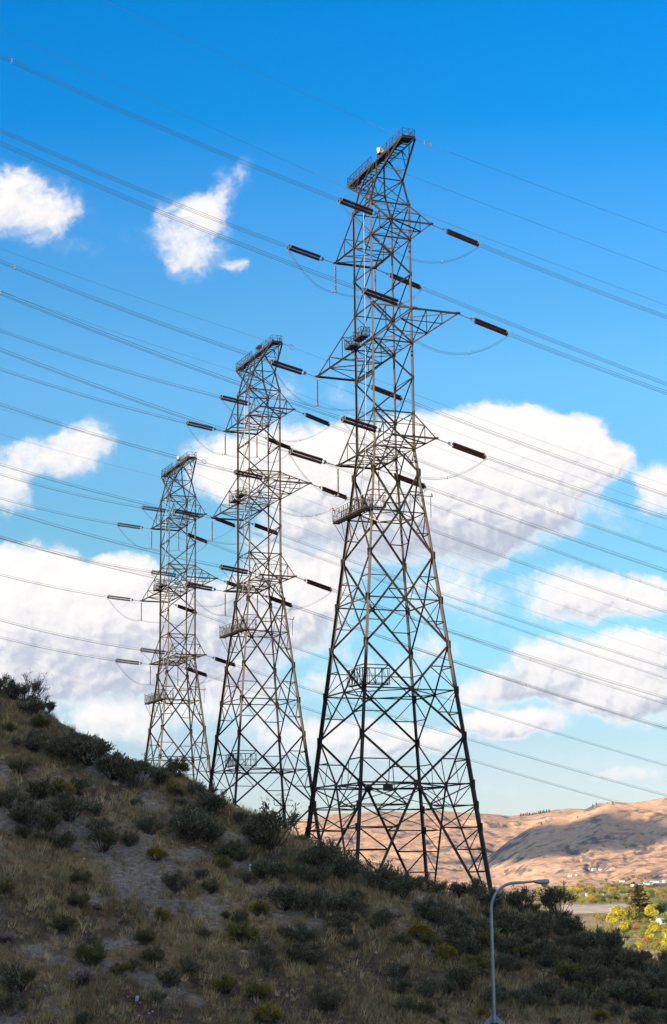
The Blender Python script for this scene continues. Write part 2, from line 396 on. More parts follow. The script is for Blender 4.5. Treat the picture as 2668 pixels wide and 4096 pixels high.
    # crossarms
    for k, (e, A, zl, zu) in TIP.items():
        for side in (-1, 1):
            a, b = ('Q', 'S') if side < 0 else ('P', 'R')
            m = MB(); zt = ZL[zl]-BASE
            ta, tb = Vector((-e, side*A, zt)), Vector((e, side*A, zt))
            n = 3 if k == '2' else 2
            for l, t in ((a, ta), (b, tb)):
                m.angle(lp(l, zl), t, .21); m.angle(lp(l, zu), t, .19, (SG[l][0], 0, 0))
                for i in range(1, n):
                    f = i/n; bo = L_(lp(l, zl), t, f); to = L_(lp(l, zu), t, f)
                    m.angle(bo, to, .09, (SG[l][0], 0, 0))
                    m.angle(L_(lp(l, zl), t, (i-1)/n), to, .11, (SG[l][0], 0, 0))
                m.box(t, (.28, 0, 0), (0, .16, 0), (0, 0, .12))
            m.angle(ta, tb, .27); m.angle(ta+Vector((0, -side*.22, .05)), tb+Vector((0, -side*.22, .05)), .16)
            for i in range(n):
                f, g = i/n, (i+1)/n
                A0, B0, A1, B1 = L_(lp(a, zl), ta, f), L_(lp(b, zl), tb, f), L_(lp(a, zl), ta, g), L_(lp(b, zl), tb, g)
                dz = Vector((0, 0, .07))
                if i % 2 == 0: m.angle(A0+dz, B1+dz, .14)
                else: m.angle(B0+dz, A1+dz, .14)
                if i == 0: m.angle(B0-dz, A1-dz, .10)
                if g < 1: m.angle(A1, B1, .13)
                if g < 1: m.angle(L_(lp(a, zu), ta, g), L_(lp(b, zu), tb, g), .10)
                U0, V1 = L_(lp(a, zu), ta, f), L_(lp(b, zu), tb, g)
                if g < 1: m.angle(U0, V1, .10)
            m.build('crossarm', M_steel, T)
    # peak frame and the long top walkway
    zN, zD = 96.28-BASE, 99.85-BASE; uN, vN = 2.07, 3.07
    pk = MB()
    Nn = {l: Vector((SG[l][0]*uN, SG[l][1]*vN, zN)) for l in 'PQRS'}
    Dk = {l: Vector((SG[l][0]*1.0, SG[l][1]*9.8, zD)) for l in 'PQRS'}
    Dc = {l: Vector((SG[l][0]*1.0, SG[l][1]*.9, zD)) for l in 'PQRS'}
    De = {l: Vector((SG[l][0]*1.0, SG[l][1]*5.2, zD)) for l in 'PQRS'}
    for l in 'PQRS':
        n_ = (SG[l][0], 0, 0)
        pk.angle(lp(l, '1u'), Nn[l], .22, n_); pk.angle(Nn[l], Dk[l], .22, n_); pk.angle(Nn[l], Dc[l], .19, n_)
        md = L_(Nn[l], Dk[l], .5); pk.angle(md, De[l], .11, n_)
        pk.angle(L_(Nn[l], Dk[l], .28), De[l], .10, n_); pk.angle(md, L_(De[l], Dk[l], .55), .10, n_)
        pk.angle(L_(Nn[l], Dc[l], .55), L_(Nn[l], Dk[l], .28), .09, n_)
    for a, b, nrm in FACES:
        pk.angle(Nn[a], Nn[b], .14, nrm); pk.angle(lp(a, '1u'), Nn[b], .13, nrm); pk.angle(lp(b, '1u'), Nn[a], .13, nrm)
    for a, b in (('Q', 'S'), ('P', 'R')):
        pk.angle(Nn[a], Dk[b], .09); pk.angle(Dc[a], Dc[b], .10); pk.angle(De[a], De[b], .10); pk.angle(Dk[a], Dk[b], .16)
        pk.angle(L_(Nn[a], Dk[a], .5), L_(Nn[b], Dk[b], .5), .09); pk.angle(L_(Nn[a], Dk[a], .5), De[b], .08)
    for a, b in (('Q', 'P'), ('S', 'R')): pk.angle(Dk[a], Dk[b], .20, (SG[a][0], 0, 0))
    pk.build('peak_frame', M_steel, T)
    def railing(m, pts, h=1.1, step=1.05):
        for a, b in zip(pts[:-1], pts[1:]):
            a, b = Vector(a), Vector(b); k = max(1, round((b-a).length/step)); z = Vector((0, 0, h))
            m.angle(a+z, b+z, .07); m.angle(a+z*.5, b+z*.5, .045); m.angle(a+z*.08, b+z*.08, .06)
            for i in range(k+1):
                q = a.lerp(b, i/k); m.angle(q, q+z, .055)
                if i < k: q2 = a.lerp(b, (i+1)/k); (m.angle(q, q2+z, .04) if i % 2 == 0 else m.angle(q+z, q2, .04))
    wk = MB(); wk.bx(-.95, .1, -9.7, 9.7, zD+.08, zD+.16)
    wk.bx(-.95, .95, -9.75, -7.4, zD+.17, zD+.24); wk.bx(-.95, .5, 8.0, 9.75, zD+.17, zD+.24)
    for y in np.arange(-9.5, 9.6, 1.05): wk.bx(-1.0, 1.0, y-.05, y+.05, zD-.05, zD+.06)
    wo = wk.build('walkway', M_deck, T)
    rl = MB()
    railing(rl, [(-.95, -1.2, zD+.2), (-.95, -9.75, zD+.2), (.95, -9.75, zD+.2), (.95, -7.4, zD+.2)])
    railing(rl, [(-.95, 1.0, zD+.2), (-.95, 9.75, zD+.2), (.5, 9.75, zD+.2), (.5, 8.0, zD+.2)])
    railing(rl, [(.2, -7.4, zD+.2), (.2, -1.2, zD+.2)]); railing(rl, [(.2, 1.2, zD+.2), (.2, 8.0, zD+.2)])
    rl.build('railing', M_steel, wo)
    # ladders on the left face
    def ladder(y0, y1, z0, z1, name):
        m = MB(); x = -3.0-.12
        def pt(y, z): h = max(half(z), 3.0); return (-h-.14, y, z-BASE)
        nseg = 6
        r = MB(); r.tube([pt(y0+(y1-y0)*i/nseg, z0+(z1-z0)*i/nseg) for i in range(nseg+1)], .030, 5)
        m.tube([pt(y0+.42+(y1-y0)*i/nseg, z0+(z1-z0)*i/nseg) for i in range(nseg+1)], .020, 5)
        z = z0
        while z < z1:
            f = (z-z0)/(z1-z0); y = y0+(y1-y0)*f
            m.tube([pt(y, z), pt(y+.42, z)], .012, 4); z += .4
        r.build('rail', M_galv, m.build(name, M_steel, T))
    ladder(-.9, -1.0, 73.2, 92.4, 'ladder'); ladder(-.25, -.9, 49.6, 72.6, 'ladder')
    lad = MB()                                              # cage ladder from the body to the top walkway
    for yo in (0, .45):
        lad.angle((-2.9, -1.2+yo, 92.5-BASE), (-1.05, -.2+yo, zD), .07)
    for i in range(22):
        f = i/22; q = Vector((-2.9, -1.2, 92.5-BASE)).lerp(Vector((-1.05, -.2, zD)), f); lad.tube([q, q+Vector((0, .45, 0))], .018, 4)
    lad.build('ladder', M_steel, T)
    # mid platform under the middle arm, at the near-left leg
    def cage(x0, x1, y0, y1, z, name, open_=None):
        m = MB(); m.bx(x0, x1, y0, y1, z-.08, z)
        for y in np.linspace(y0, y1, 5): m.bx(x0, x1, y-.04, y+.04, z-.2, z-.085)
        o = m.build(name, M_deck, T); r = MB()
        railing(r, [(x0, y1, z), (x0, y0, z), (x1, y0, z), (x1, y1, z), (x0, y1, z)] if open_ is None else open_, 1.15, .8)
        r.build('railing', M_steel, o)
        b = MB()
        b.angle((x0, (y0+y1)/2, z-.1), ((x0+x1)/2+.8, (y0+y1)/2, z-1.6), .07); b.angle((x0, y0, z-.1), ((x0+x1)/2+.8, (y0+y1)/2, z-1.6), .06); b.angle((x0, y1, z-.1), ((x0+x1)/2+.8, (y0+y1)/2, z-1.6), .06)
        b.build('bracket', M_steel, o)
        return o
    zm = 73.2-BASE
    cage(-4.5, -3.2, -2.6, .2, zm, 'platform'); cage(-4.5, -3.2, .9, 3.3, zm-.35, 'platform')
    # big walkway outside the left face
    zA = ZL['WA']-BASE; h = half(ZL['WA'])
    m = MB(); m.bx(-h-1.25, -h-.3, -h-.9, h+2.6, zA+.1, zA+.2)
    for y in np.linspace(-h-.9, h+2.6, 14): m.bx(-h-1.3, -h-.2, y-.05, y+.05, zA-.12, zA+.095)
    m.bx(-h-.28, -h+1.7, -h-1.0, -h-.25, zA+.12, zA+.2)
    o = m.build('platform', M_deck, T); r = MB()
    railing(r, [(-h-1.25, h+2.6, zA+.2), (-h-1.25, -h-1.0, zA+.2), (-h+1.7, -h-1.0, zA+.2), (-h+1.7, -h-.3, zA+.2)], 1.6, .75)
    railing(r, [(-h-.3, h+2.6, zA+.2), (-h-.3, -h-.2, zA+.2)], 1.4, .9); railing(r, [(-h-1.25, h+2.6, zA+.2), (-h-.3, h+2.6, zA+.2)], 1.6, .9)
    r.build('railing', M_steel, o)
    for y in (h+2.4, h-.2, -h+.5):
        b = MB(); b.angle((-h-1.2, y, zA), (-h-.5, min(y, h), zA-3.2), .07)
        if y > -h+1: b.build('bracket', M_steel, o)
    b.build('bracket', M_steel, o); b = MB(); b.angle((-h-.4, -1.5, zA-.1), (-h+1.5, -h+.4, zA-1.6), .10); b.build('bracket', M_galv, o)
    # guard pipe along the near and the far face, with red obstruction lights at its ends
    g = MB(); zp = zA+2.3
    for s_ in (-1,):
        y = s_*(h+.25); g.tube([(-h+1.5, y, zp), (h+1.0, y, zp)], .055, 6)
        for x in np.linspace(-h+1.6, h-.4, 4): g.tube([(x, y, zp), (x, y, zA+.3), (x-.2, y*.97, zA+.05)], .03, 5)
    g.tube([(h+.7, -h-.25, zp), (h+.7, -h-.2, zA-.6)], .05, 5)
    g.build('guard_pipe', M_steel, T)
    for (x, y, z) in ((h+.85, -h-.25, zp+.06), (-h-1.25, h+2.6, zA+1.85)):
        l_ = MB(); l_.lathe([(.0, 0), (.12, 0), (.12, .12), (.0, .12)], 8, 'z', (x, y, z)); lb = l_.build('obstruction_light', M_galv, T)
        l_ = MB(); l_.lathe([(.11, .12), (.13, .25), (.09, .36), (0, .4)], 8, 'z', (x, y, z)); l_.build('lens', M_red, lb)
    # lower cage round the near-left leg
    zc = ZL['CE']-BASE; q = lp('Q', 'CE')
    m = MB(); m.bx(q.x-.9, q.x-.25, q.y-.9, q.y+3.4, zc+.3, zc+.38); m.bx(q.x-.245, q.x+3.3, q.y-.9, q.y-.25, zc+.3, zc+.38)
    o = m.build('platform', M_deck, T); r = MB(); z_ = zc+.38
    railing(r, [(q.x-.9, q.y+3.4, z_), (q.x-.9, q.y-.9, z_), (q.x+3.3, q.y-.9, z_)], 2.1, .95)
    railing(r, [(q.x+3.3, q.y-.25, z_), (q.x-.2, q.y-.25, z_)], 2.1, .95); railing(r, [(q.x-.25, q.y+3.4, z_), (q.x-.25, q.y-.2, z_)], 2.1, .95)
    railing(r, [(q.x-.9, q.y+3.4, z_), (q.x-.25, q.y+3.4, z_)], 2.1, .95); railing(r, [(q.x+3.3, q.y-.9, z_), (q.x+3.3, q.y-.25, z_)], 2.1, .95)
    r.build('railing', M_steel, o)
    b = MB(); b.angle((q.x-.6, q.y+2.6, zc+.25), (q.x-.1, q.y+.2, zc-1.8), .09); b.build('bracket', M_galv, o); b = MB(); b.angle((q.x+2.6, q.y-.6, zc+.25), (q.x+.2, q.y-.1, zc-1.8), .09)
    b.build('bracket', M_galv, o)
    jb = MB(); jb.bx(q.x+3.2, q.x+4.3, q.y+1.0, q.y+1.7, ZL['F']-BASE-.9, ZL['F']-BASE-.15); jb.build('junction_box', M_deck, T)
    mc_ = mat('footing_concrete', (.42, .40, .36), .9, 0, .2, 3)
    for l in 'PQRS':
        pb = MB(); f = lp(l, 'base'); pb.lathe([(.75, -1.0), (.75, .5), (.6, .6), (0, .6)], 12, 'z', (f.x, f.y, f.z-.3)); pb.build('footing', mc_, T)
    return T
YAW = 0.3904
TW = [(7.267, 237.724, -6.0, YAW), (-13.467, 314.253, -11.49, YAW+.005), (-33.957, 379.735, -16.90, YAW+.0015)]
TN = ['the tallest tower', 'the middle tower', 'the smallest tower']
tl = ['tallest and nearest of three steel lattice pylons, right, white beacon on top',
      'middle one of three steel lattice pylons, dark fitting on top',
      'smallest and farthest of three steel lattice pylons, left, behind the crest']
towers = [build_tower(tl[0])]
for i in (1, 2): c = dup(towers[0]); c['label'] = tl[i]; towers.append(c)
for t, (x, y, z, a) in zip(towers, TW):
    t.location = (x, y, z); t.rotation_euler = (0, 0, a); t['group'] = 'lattice pylons on the hill'
for i, t in enumerate(towers):                              # the fitting on each top walkway
    m = MB(); zz = 100.2-BASE
    m.angle((.35, .55, zz-.2), (.35, .55, zz+2.1), .08); m.angle((.35, 1.05, zz-.2), (.35, 1.05, zz+1.5), .06); m.bx(0., .7, .3, 1.35, zz+1.5, zz+1.58)
    o = m.build('beacon_mount', M_steel, t)
    if i != 1:
        m = MB(); m.lathe([(0, 0), (.36, 0), (.38, .08), (.33, .12), (.35, .75), (.28, .85), (0, .88)], 12, 'z', (.35, 1.0, zz+1.6)); m.build('beacon', M_white, t)
        if i == 0:
            m = MB(); m.tube([(.35+.26*math.cos(a), .2, zz+1.75+.26*math.sin(a)) for a in np.linspace(0, 6.2832, 13)], .09, 6); m.build('light_ring', M_yel, t)
    else:
        m = MB(); m.bx(-.1, .8, .2, 1.3, zz+1.6, zz+1.85); m.bx(.2, .5, .5, .9, zz+1.86, zz+2.15); m.tube([(.35, 0, zz+1.9), (.35, -.6, zz+1.75)], .12, 6); m.build('beacon', M_black, t)

# ------------------------------------------------------------------ insulators and lines
def tipw(t, u, v, z):
    """tower frame (u along line, v towards the near arm) -> world"""
    x, y, bz, a = TW[t]; c, s = math.cos(a), math.sin(a)
    return Vector((x+u*c+v*s, y+u*s-v*c, bz+z-BASE))
def ins_mesh(n, pitch, r, matl, name, axis):
    m = MB(); prof = []
    for i in range(n):
        o = i*pitch
        prof += [(.07, o), (.09, o+pitch*.18), (r*.95, o+pitch*.34), (r, o+pitch*.68), (r*.5, o+pitch*.76), (.09, o+pitch*.82)]
    prof.append((.045, n*pitch)); m.lathe(prof, 9, axis)
    return m
LS, HW = 8.1, 2.35
def tension_proto():
    T = thing('insulator_string', 'x', 'insulator', (0, 0, 0), 'double tension insulator strings')
    m = MB()
    for i in range(7):                                      # chain links to the yoke
        x = .1+i*.24; m.box((x+.11, 0, 0), (.13, 0, 0), (0, .03 if i % 2 else .06, 0), (0, 0, .06 if i % 2 else .03))
    m.build('link_chain', M_hard, T)
    for x, s in ((1.95, 1), (LS-.35, -1)):
        m = MB(); m.add([(x-.15*s, -.02, -.12), (x-.15*s, -.02, .12), (x+.3*s, .11, .33), (x+.3*s, -.11, -.33), (x-.15*s, .02, -.12), (x-.15*s, .02, .12), (x+.3*s, .15, .36), (x+.3*s, -.07, -.30)],
              [(0, 1, 2, 3), (7, 6, 5, 4), (0, 3, 7, 4), (1, 5, 6, 2), (0, 4, 5, 1), (3, 2, 6, 7)]); m.build('yoke_plate', M_hard, T)
    for s in (-1, 1):
        m = ins_mesh(27, .188, .235, M_ins, 'd', 'x')
        m.tube([(-.25, 0, 0), (0, 0, 0)], .04, 5); m.tube([(27*.188, 0, 0), (27*.188+.2, 0, 0)], .04, 5)
        m.build('disc_string', M_ins, T, True, Matrix.Translation((HW+.2, s*.06, s*.22)))
        m = MB(); m.tube([(LS-.55-.1*s+.0, s*.06+.30*math.cos(a), s*.22+.34*math.sin(a)) for a in np.linspace(0, 6.2832, 15)], .035, 6, False)
        m.build('corona_ring', M_galv, T)
    return T
def pilot_proto():
    T = thing('pilot_insulator', 'x', 'insulator', (0, 0, 0), 'hanging pilot insulator strings')
    m = ins_mesh(24, .155, .13, M_pin, 'd', 'z'); m.build('disc_string', M_pin, T, True, Matrix.Translation((0, 0, -.35-24*.155)))
    m = MB(); m.tube([(0, 0, 0), (0, 0, -.36)], .03, 5); m.build('hanger', M_hard, T)
    m = MB(); m.lathe([(0, -.15), (.16, -.12), (.2, 0), (.12, .12), (0, .15)], 8, 'z', (0, 0, -.35-24*.155-.14)); m.build('clamp', M_hard, T)
    return T
LEFT = {0: (3.6209, .17509, .000876), 1: (3.56929, .1171, .001327), 2: (3.45234, .0766, .002345)}
RIGHT = {(0, 'n'): (.444, -.2442, .000745), (0, 'f'): (.4227, -.264, .0004), (1, 'n'): (.5718, -.2326, .00035), (1, 'f'): (.5889, -.234, .000273),
         (2, 'n'): (.6436, -.2196, .000192), (2, 'f'): (.646, -.2313, .000201)}
def cpt(W, az, m, q, s): return Vector((W.x+math.cos(az)*s, W.y+math.sin(az)*s, W.z+m*s+q*s*s))
tp = tension_proto(); pp = pilot_proto(); first = {'t': True, 'p': True}
AN = {'1': 'top', '2': 'middle', '3': 'lowest'}; SN = {'n': 'near', 'f': 'far'}
SPC = {}
def bundle(W, az, m, q, s0, s1, label, off):
    B = thing('conductor_bundle', label, 'power line', cpt(W, az, m, q, s0), 'three-wire conductor bundles')
    org = B.location.copy()
    side = Vector((-math.sin(az), math.cos(az), 0))
    offs = [(0, .26), (-.23, -.13), (.23, -.13)]
    n = 40
    for a, b in offs:
        mb = MB(); mb.tube([cpt(W, az, m, q, s0+(s1-s0)*i/n)+side*a+Vector((0, 0, b))-org for i in range(n+1)], .023, 6); mb.build('conductor', M_wire, B)
    s = s0+off
    while s < s1:
        c = cpt(W, az, m, q, s)-org; mb = MB()
        for a, b in offs: mb.tube([c, c+side*a+Vector((0, 0, b))], .035, 5); mb.box(c+side*a+Vector((0, 0, b)), (.07, 0, 0), (0, .07, 0), (0, 0, .06))
        mb.build('spacer', M_hard, B); s += 46.0
    return B
jl = random.Random(3)
for t in range(3):
    for k, (e, A, zl, zu) in TIP.items():
        for sd in 'nf':
            v = A if sd == 'n' else -A
            ends = {}
            for end in 'LR':
                W = tipw(t, -e if end == 'L' else e, v, ZL[zl]) + Vector((0, 0, -.1))
                az, m, q = LEFT[t] if end == 'L' else RIGHT[(t, sd)]
                if first['t']: o = tp; first['t'] = False
                else: o = dup(tp)
                o.location = W; o.rotation_euler = (0, -math.atan(m+q*LS), az)
                lr = 'left' if end == 'L' else 'right'
                o['label'] = f"brown double insulator string pulling {lr} from the {AN[k]} {SN[sd]} arm of {TN[t]}"
                ends[end] = cpt(W, az, m, q, LS-.25)
                bundle(W, az, m, q, LS-.2, {0: 150, 1: 120, 2: 95}[t] if end == 'L' else 300,
                       f"three-wire power line running {lr} from the {AN[k]} {SN[sd]} arm of {TN[t]}", 38+jl.random()*30)
            pts = [ends['L']]
            if sd == 'f':
                for u in (-e, e):
                    W = tipw(t, u, v, ZL[zl]) + Vector((0, 0, -.12))
                    if first['p']: o = pp; first['p'] = False
                    else: o = dup(pp)
                    o.location = W; lr = 'left' if u < 0 else 'right'
                    o['label'] = f"vertical insulator hanging from the {lr} tip of the {AN[k]} far arm of {TN[t]}"
                    pts.append(W+Vector((0, 0, -4.3)))
            pts.append(ends['R'])
            J = thing('jumper_cable', f"slack jumper cable looping under the {AN[k]} {SN[sd]} arm of {TN[t]}", 'power line', pts[0], 'jumper cables')
            for wi, (dy, dz) in enumerate(((0, .10), (.2, -.1), (-.2, -.1))):
                mb = MB(); path = []
                for a, b in zip(pts[:-1], pts[1:]):
                    span = (b-a).length; sag = 5.2 if sd == 'n' else (.35 if span < 8 else 1.7)
                    for i in range(15):
                        f = i/14; p = a.lerp(b, f)
                        g = 4*f*(1-f)
                        p = p+Vector((0, 0, -sag*g+dz))+Vector((-math.sin(YAW), math.cos(YAW), 0))*dy*(.5+.5*g)
                        if sd == 'n': p += Vector((-math.sin(YAW), math.cos(YAW), 0))*(.0)
                        path.append(p-pts[0])
                mb.tube(path, .016, 5); mb.build('conductor', M_wire, J)
                if wi == 0:
                    for f in (.3, .7):
                        c = path[int(f*len(path))]; s_ = MB(); s_.box(c+Vector((0, 0, -.1)), (.05, 0, 0), (0, .24, 0), (0, 0, .16)); s_.build('spacer', M_hard, J)
GWS = {0: {('P', 'L'): (3.5, .309, .000294), ('Q', 'L'): (3.5, .2963, .000436), ('S', 'R'): (.43, -.1944, .000223), ('R', 'R'): (.43, -.2118, .000124), ('M', 'R'): (.43, -.205, .00017)},
       1: {('P', 'L'): (3.55, .200, .0006), ('Q', 'L'): (3.55, .2007, .00049), ('S', 'R'): (.575, -.1914, .000209), ('R', 'R'): (.585, -.2133, .000255), ('M', 'R'): (.58, -.1964, .000172)},
       2: {('P', 'L'): (3.45, .1858, .000757), ('Q', 'L'): (3.45, .180, .0006), ('S', 'R'): (.645, -.1953, .000161), ('R', 'R'): (.645, -.2138, .000172), ('M', 'R'): (.645, -.203, .000161)}}
ends_ = {'P': (-1, -9.8), 'Q': (-1, 9.8), 'S': (1, 9.8), 'R': (1, -9.8), 'M': (1, -.3)}
en = {'P': 'far', 'Q': 'near', 'S': 'near', 'R': 'far', 'M': 'middle'}
for t in range(3):
    for (c, d), (az, m, q) in GWS[t].items():
        u, v = ends_[c]; W = tipw(t, u, v, 99.7); lr = 'left' if d == 'L' else 'right'
        G = thing('ground_wire', f"thin single wire running {lr} from the {en[c]} part of {TN[t]}'s top walkway", 'power line', W, 'ground wires')
        mb = MB(); s1 = {0: 150, 1: 110, 2: 90}[t] if d == 'L' else 300
        mb.tube([cpt(W, az, m, q, s1*i/40)-W for i in range(41)], .019, 5); mb.build('wire', M_gw, G)
        mb = MB(); mb.tube([cpt(W, az, m, q, s)-W for s in (1.6 if d == 'R' else .5, 5.2)], .022, 5); mb.build('wire_grip', M_galv, G)
        if d == 'R':
            mb = MB(); c0 = cpt(W, az, m, q, 1.9)-W; dr = Vector((math.cos(az), math.sin(az), m))
            mb.tube([c0+dr*.55*math.cos(a)+Vector((0, 0, .42*math.sin(a))) for a in np.linspace(0, 6.2832, 11)], .06, 5, False)
            mb.tube([Vector((0, 0, 0)), c0-dr*.5], .05, 5); mb.build('dead_end_link', M_hard, G)

# ------------------------------------------------------------------ terrain functions
def hsh(ix, iy, seed):
    h = (ix*374761393 + iy*668265263 + seed*1442695041) & 0xffffffff
    h = ((h ^ (h >> 13))*1274126177) & 0xffffffff
    return ((h ^ (h >> 16)) & 0xffff)/65535.0
def vnoise(x, y, seed=0):
    x = np.asarray(x, float); y = np.asarray(y, float)
    ix = np.floor(x).astype(np.int64); iy = np.floor(y).astype(np.int64); fx = x-ix; fy = y-iy
    fx = fx*fx*(3-2*fx); fy = fy*fy*(3-2*fy)
    a, b = hsh(ix, iy, seed), hsh(ix+1, iy, seed); c, d = hsh(ix, iy+1, seed), hsh(ix+1, iy+1, seed)
    return (a*(1-fx)+b*fx)*(1-fy)+(c*(1-fx)+d*fx)*fy
def fbm(x, y, oct_=4, seed=0, gain=.5):
    s = 0; a = 1; t = 0
    for i in range(oct_):
        s = s+a*(vnoise(x*2**i+i*17.3, y*2**i-i*9.1, seed+i)-.5); t += a; a *= gain
    return s/t*2
def sstep(a, b, x): t = np.clip((x-a)/(b-a), 0, 1); return t*t*(3-2*t)
Z0, CA, CC = -40.9, -0.15, 0.40
RIDGE = [(-200, 2640), (0, 2752), (170, 2842), (350, 2945), (560, 3022), (700, 3085), (860, 3170), (1000, 3240), (1130, 3312), (1343, 3402), (1550, 3478), (1720, 3535),
         (1900, 3572), (2000, 3600), (2200, 3640), (2300, 3690), (2450, 3752), (2668, 3842), (2900, 3925)]
ru, rv = np.array([ray(*p) for p in RIDGE]).T
def smin(a, b, k): h = np.clip(.5+.5*(b-a)/k, 0, 1); return b*(1-h)+a*h-k*h*(1-h)
def h_near(X, Y, detail=True):
    X = np.asarray(X, float); Y = np.asarray(Y, float)
    Yc = np.maximum(Y, 45.0); u = X/Yc
    v = np.interp(u, ru, rv)
    zf = Z0+CA*X+CC*Y
    Yr = Z0/(v-CA*np.clip(u, -.6, .6)-CC); zr = v*Yr
    sb = v-.13
    zb = zr+sb*(Y-Yr)
    zp = -5.5-.078*(Y-238)
    k = sstep(130, 215, Y)*sstep(.20, .11, u)
    zb = zb*(1-k)+np.minimum(zp, v*Y-2.0)*k
    z = smin(zf, zb, 1.2)
    z = np.maximum(z, -9.2-30*sstep(Yr+4, Yr+110, Y)*sstep(20, 60, Y))
    # the big hill on the left, out of frame, that keeps this slope in shade
    T = X*.78+Y*.626; s = X*.626-Y*.78
    prof = np.where(T < -106, np.clip(1-((-106-T)/170), 0, 1), np.clip(1-((T+106)/88), 0, 1)); prof = prof*prof*(3-2*prof)
    Hh = 101+8*(vnoise(s/26, s*0+3.1, 5)-.5)+9*sstep(-195, -235, s)
    env = sstep(5, -55, s)*sstep(-520, -380, s)
    z = np.maximum(z, np.where(prof*env > .002, -9.2+(Hh+9)*prof*env, -99))
    z = np.maximum(z, -38)
    if detail:
        near = sstep(330, 200, np.hypot(X, Y))
        z = z+near*(.55*fbm(X/7, Y/7, 3, 11)+.16*fbm(X/1.5, Y/1.5, 3, 21))
        g = vnoise((X*.9+Y*.25)/2.6, (X*.25-Y*.9)/14, 31); z = z-near*.35*sstep(.6, .95, g)
    return z
RB = [(800, 3310), (900, 3305), (1180, 3292), (1250, 3268), (1330, 3256), (1500, 3246), (1640, 3248), (1760, 3243), (1870, 3251), (1950, 3254), (2040, 3266), (2120, 3257), (2200, 3243), (2280, 3238), (2340, 3243), (2668, 3250), (3000, 3250)]
RF = [(1500, 3560), (1700, 3530), (1850, 3478), (1950, 3425), (2040, 3362), (2120, 3312), (2200, 3276), (2280, 3258), (2340, 3240), (2395, 3216), (2440, 3210), (2520, 3214), (2600, 3206), (2668, 3194), (2900, 3190)]
bu, bv = np.array([ray(*p) for p in RB]).T; fu, fv = np.array([ray(*p) for p in RF]).T
def h_far(X, Y):
    X = np.asarray(X, float); Y = np.asarray(Y, float)
    r = np.hypot(X, Y); u = np.where(Y > 1, X/np.maximum(Y, 1), np.sign(X)*2)
    z = -36+.0035*np.maximum(Y-900, 0)*sstep(900, 3000, Y)
    z = z+1.2*fbm(X/120, Y/120, 3, 61)*sstep(600, 1200, r)
    vb = np.interp(u, bu, bv); vf = np.interp(u, fu, fv)
    Rr = r
    def ridge(v, ya, yr, p, seed, amp, sc, ck=1.0):
        t = (Rr-ya)/(yr-ya); tc = np.clip(t, 0, 1)
        base = -28*(1-tc)+(v*yr)*tc
        pr = tc**p
        zz = -28+(v*yr+28)*pr
        n = fbm(X/sc, Y/(sc*1.3), 6, seed, .55); rg = 1-np.abs(fbm(X/(sc*.7), Y/(sc*.9), 5, seed+50, .55))*2.0
        zz = zz+amp*(n*1.0+rg*.45-.3)*np.sin(np.pi*np.clip(tc, 0, 1)**.8)*.95
        zz = zz+amp*.16*fbm(X/(sc*.16), Y/(sc*.2), 4, seed+9)*tc
        zz = zz-amp*.42*np.clip(1-np.abs(fbm(X/(sc*.42)+.3*fbm(X/90, Y/90, 2, 3), Y/(sc*1.9), 4, seed+31))*3.2, 0, 1)*np.sin(np.pi*tc)
        cliff = sstep(.45, .62, vnoise(X/700+3, Y/1500, seed+3))
        for tt, hh in ((.52, .050), (.70, .04), (.86, .075)):
            wob = .05*fbm(X/500, Y/900, 4, seed+7)+.012*fbm(X/60, Y/60, 3, seed+8)
            zz = zz+ck*cliff*hh*(v*yr)*(sstep(tt, tt+.012, tc+wob)-sstep(tt-.28, tt+.2, tc))*1.0
        return np.where(t < 1, zz, zz-(t-1)*(yr-ya)*.25)
    z1 = ridge(vb, 4100, 7000, 1.15, 101, 36, 420)
    z2 = ridge(vf, 3850, 5000, 1.35, 201, 27, 300, .35)
    hills = np.maximum(z1, np.where(vf*5000 > -25, z2, -1e3))
    z = np.where(r > 3700, np.maximum(z, smin(hills, hills+0, 1)), z)
    w_ = sstep(250, 640, r)
    return h_near(X, Y)*(1-w_)+z*w_
def hit(x, y, fn=h_near, r0=40, r1=400, n=1800):
    u, v = ray(x, y); Y = np.linspace(r0, r1, n); d = v*Y-fn(u*Y, Y)
    i = np.argmax(d < 0)
    if d[i] >= 0: return None
    return Vector((u*Y[i], Y[i], float(fn(np.array([u*Y[i]]), np.array([Y[i]]))[0])))
def bare(X, Y):
    """bare sandy streaks running down the slope"""
    a = (X*.80+Y*.30)/3.2+1.1*fbm(X/9, Y/9, 3, 71); b = (X*.5-Y*.8)/17
    n = vnoise(a*.55, b, 41)*.65+vnoise(a*1.3, b*1.8, 43)*.35
    return sstep(.58, .76, n+.42*fbm(X/1.6, Y/1.6, 4, 45))*.9

# ------------------------------------------------------------------ ground sheets
def polar(name, rs, fn, matl, kind='structure', extra=None):
    dense = np.linspace(-.225, .225, 430); coarse = np.arange(R(16), 2*math.pi-R(16), R(4))
    phi = np.concatenate([dense, coarse, [2*math.pi-.225]])
    phi = phi[:-1]; n = len(phi); rr, pp_ = np.meshgrid(rs, phi, indexing='ij')
    X = rr*np.sin(pp_); Y = rr*np.cos(pp_); Z = fn(X, Y)
    v = np.stack([X, Y, Z], -1).reshape(-1, 3)
    i = np.arange(len(rs)-1)[:, None]*n; j = np.arange(n)[None, :]; j2 = (j+1) % n
    f = np.stack([i+j, i+j2, i+n+j2, i+n+j], -1).reshape(-1, 4)
    o = npmesh(name, v, f[:, ::-1], matl, True, extra(X, Y, Z).reshape(-1, 3) if extra else None)
    if Z[0].mean() > -1e9: pass
    return tag(o, kind=kind)
m_hill = bpy.data.materials.new('hillside_soil'); m_hill.use_nodes = True
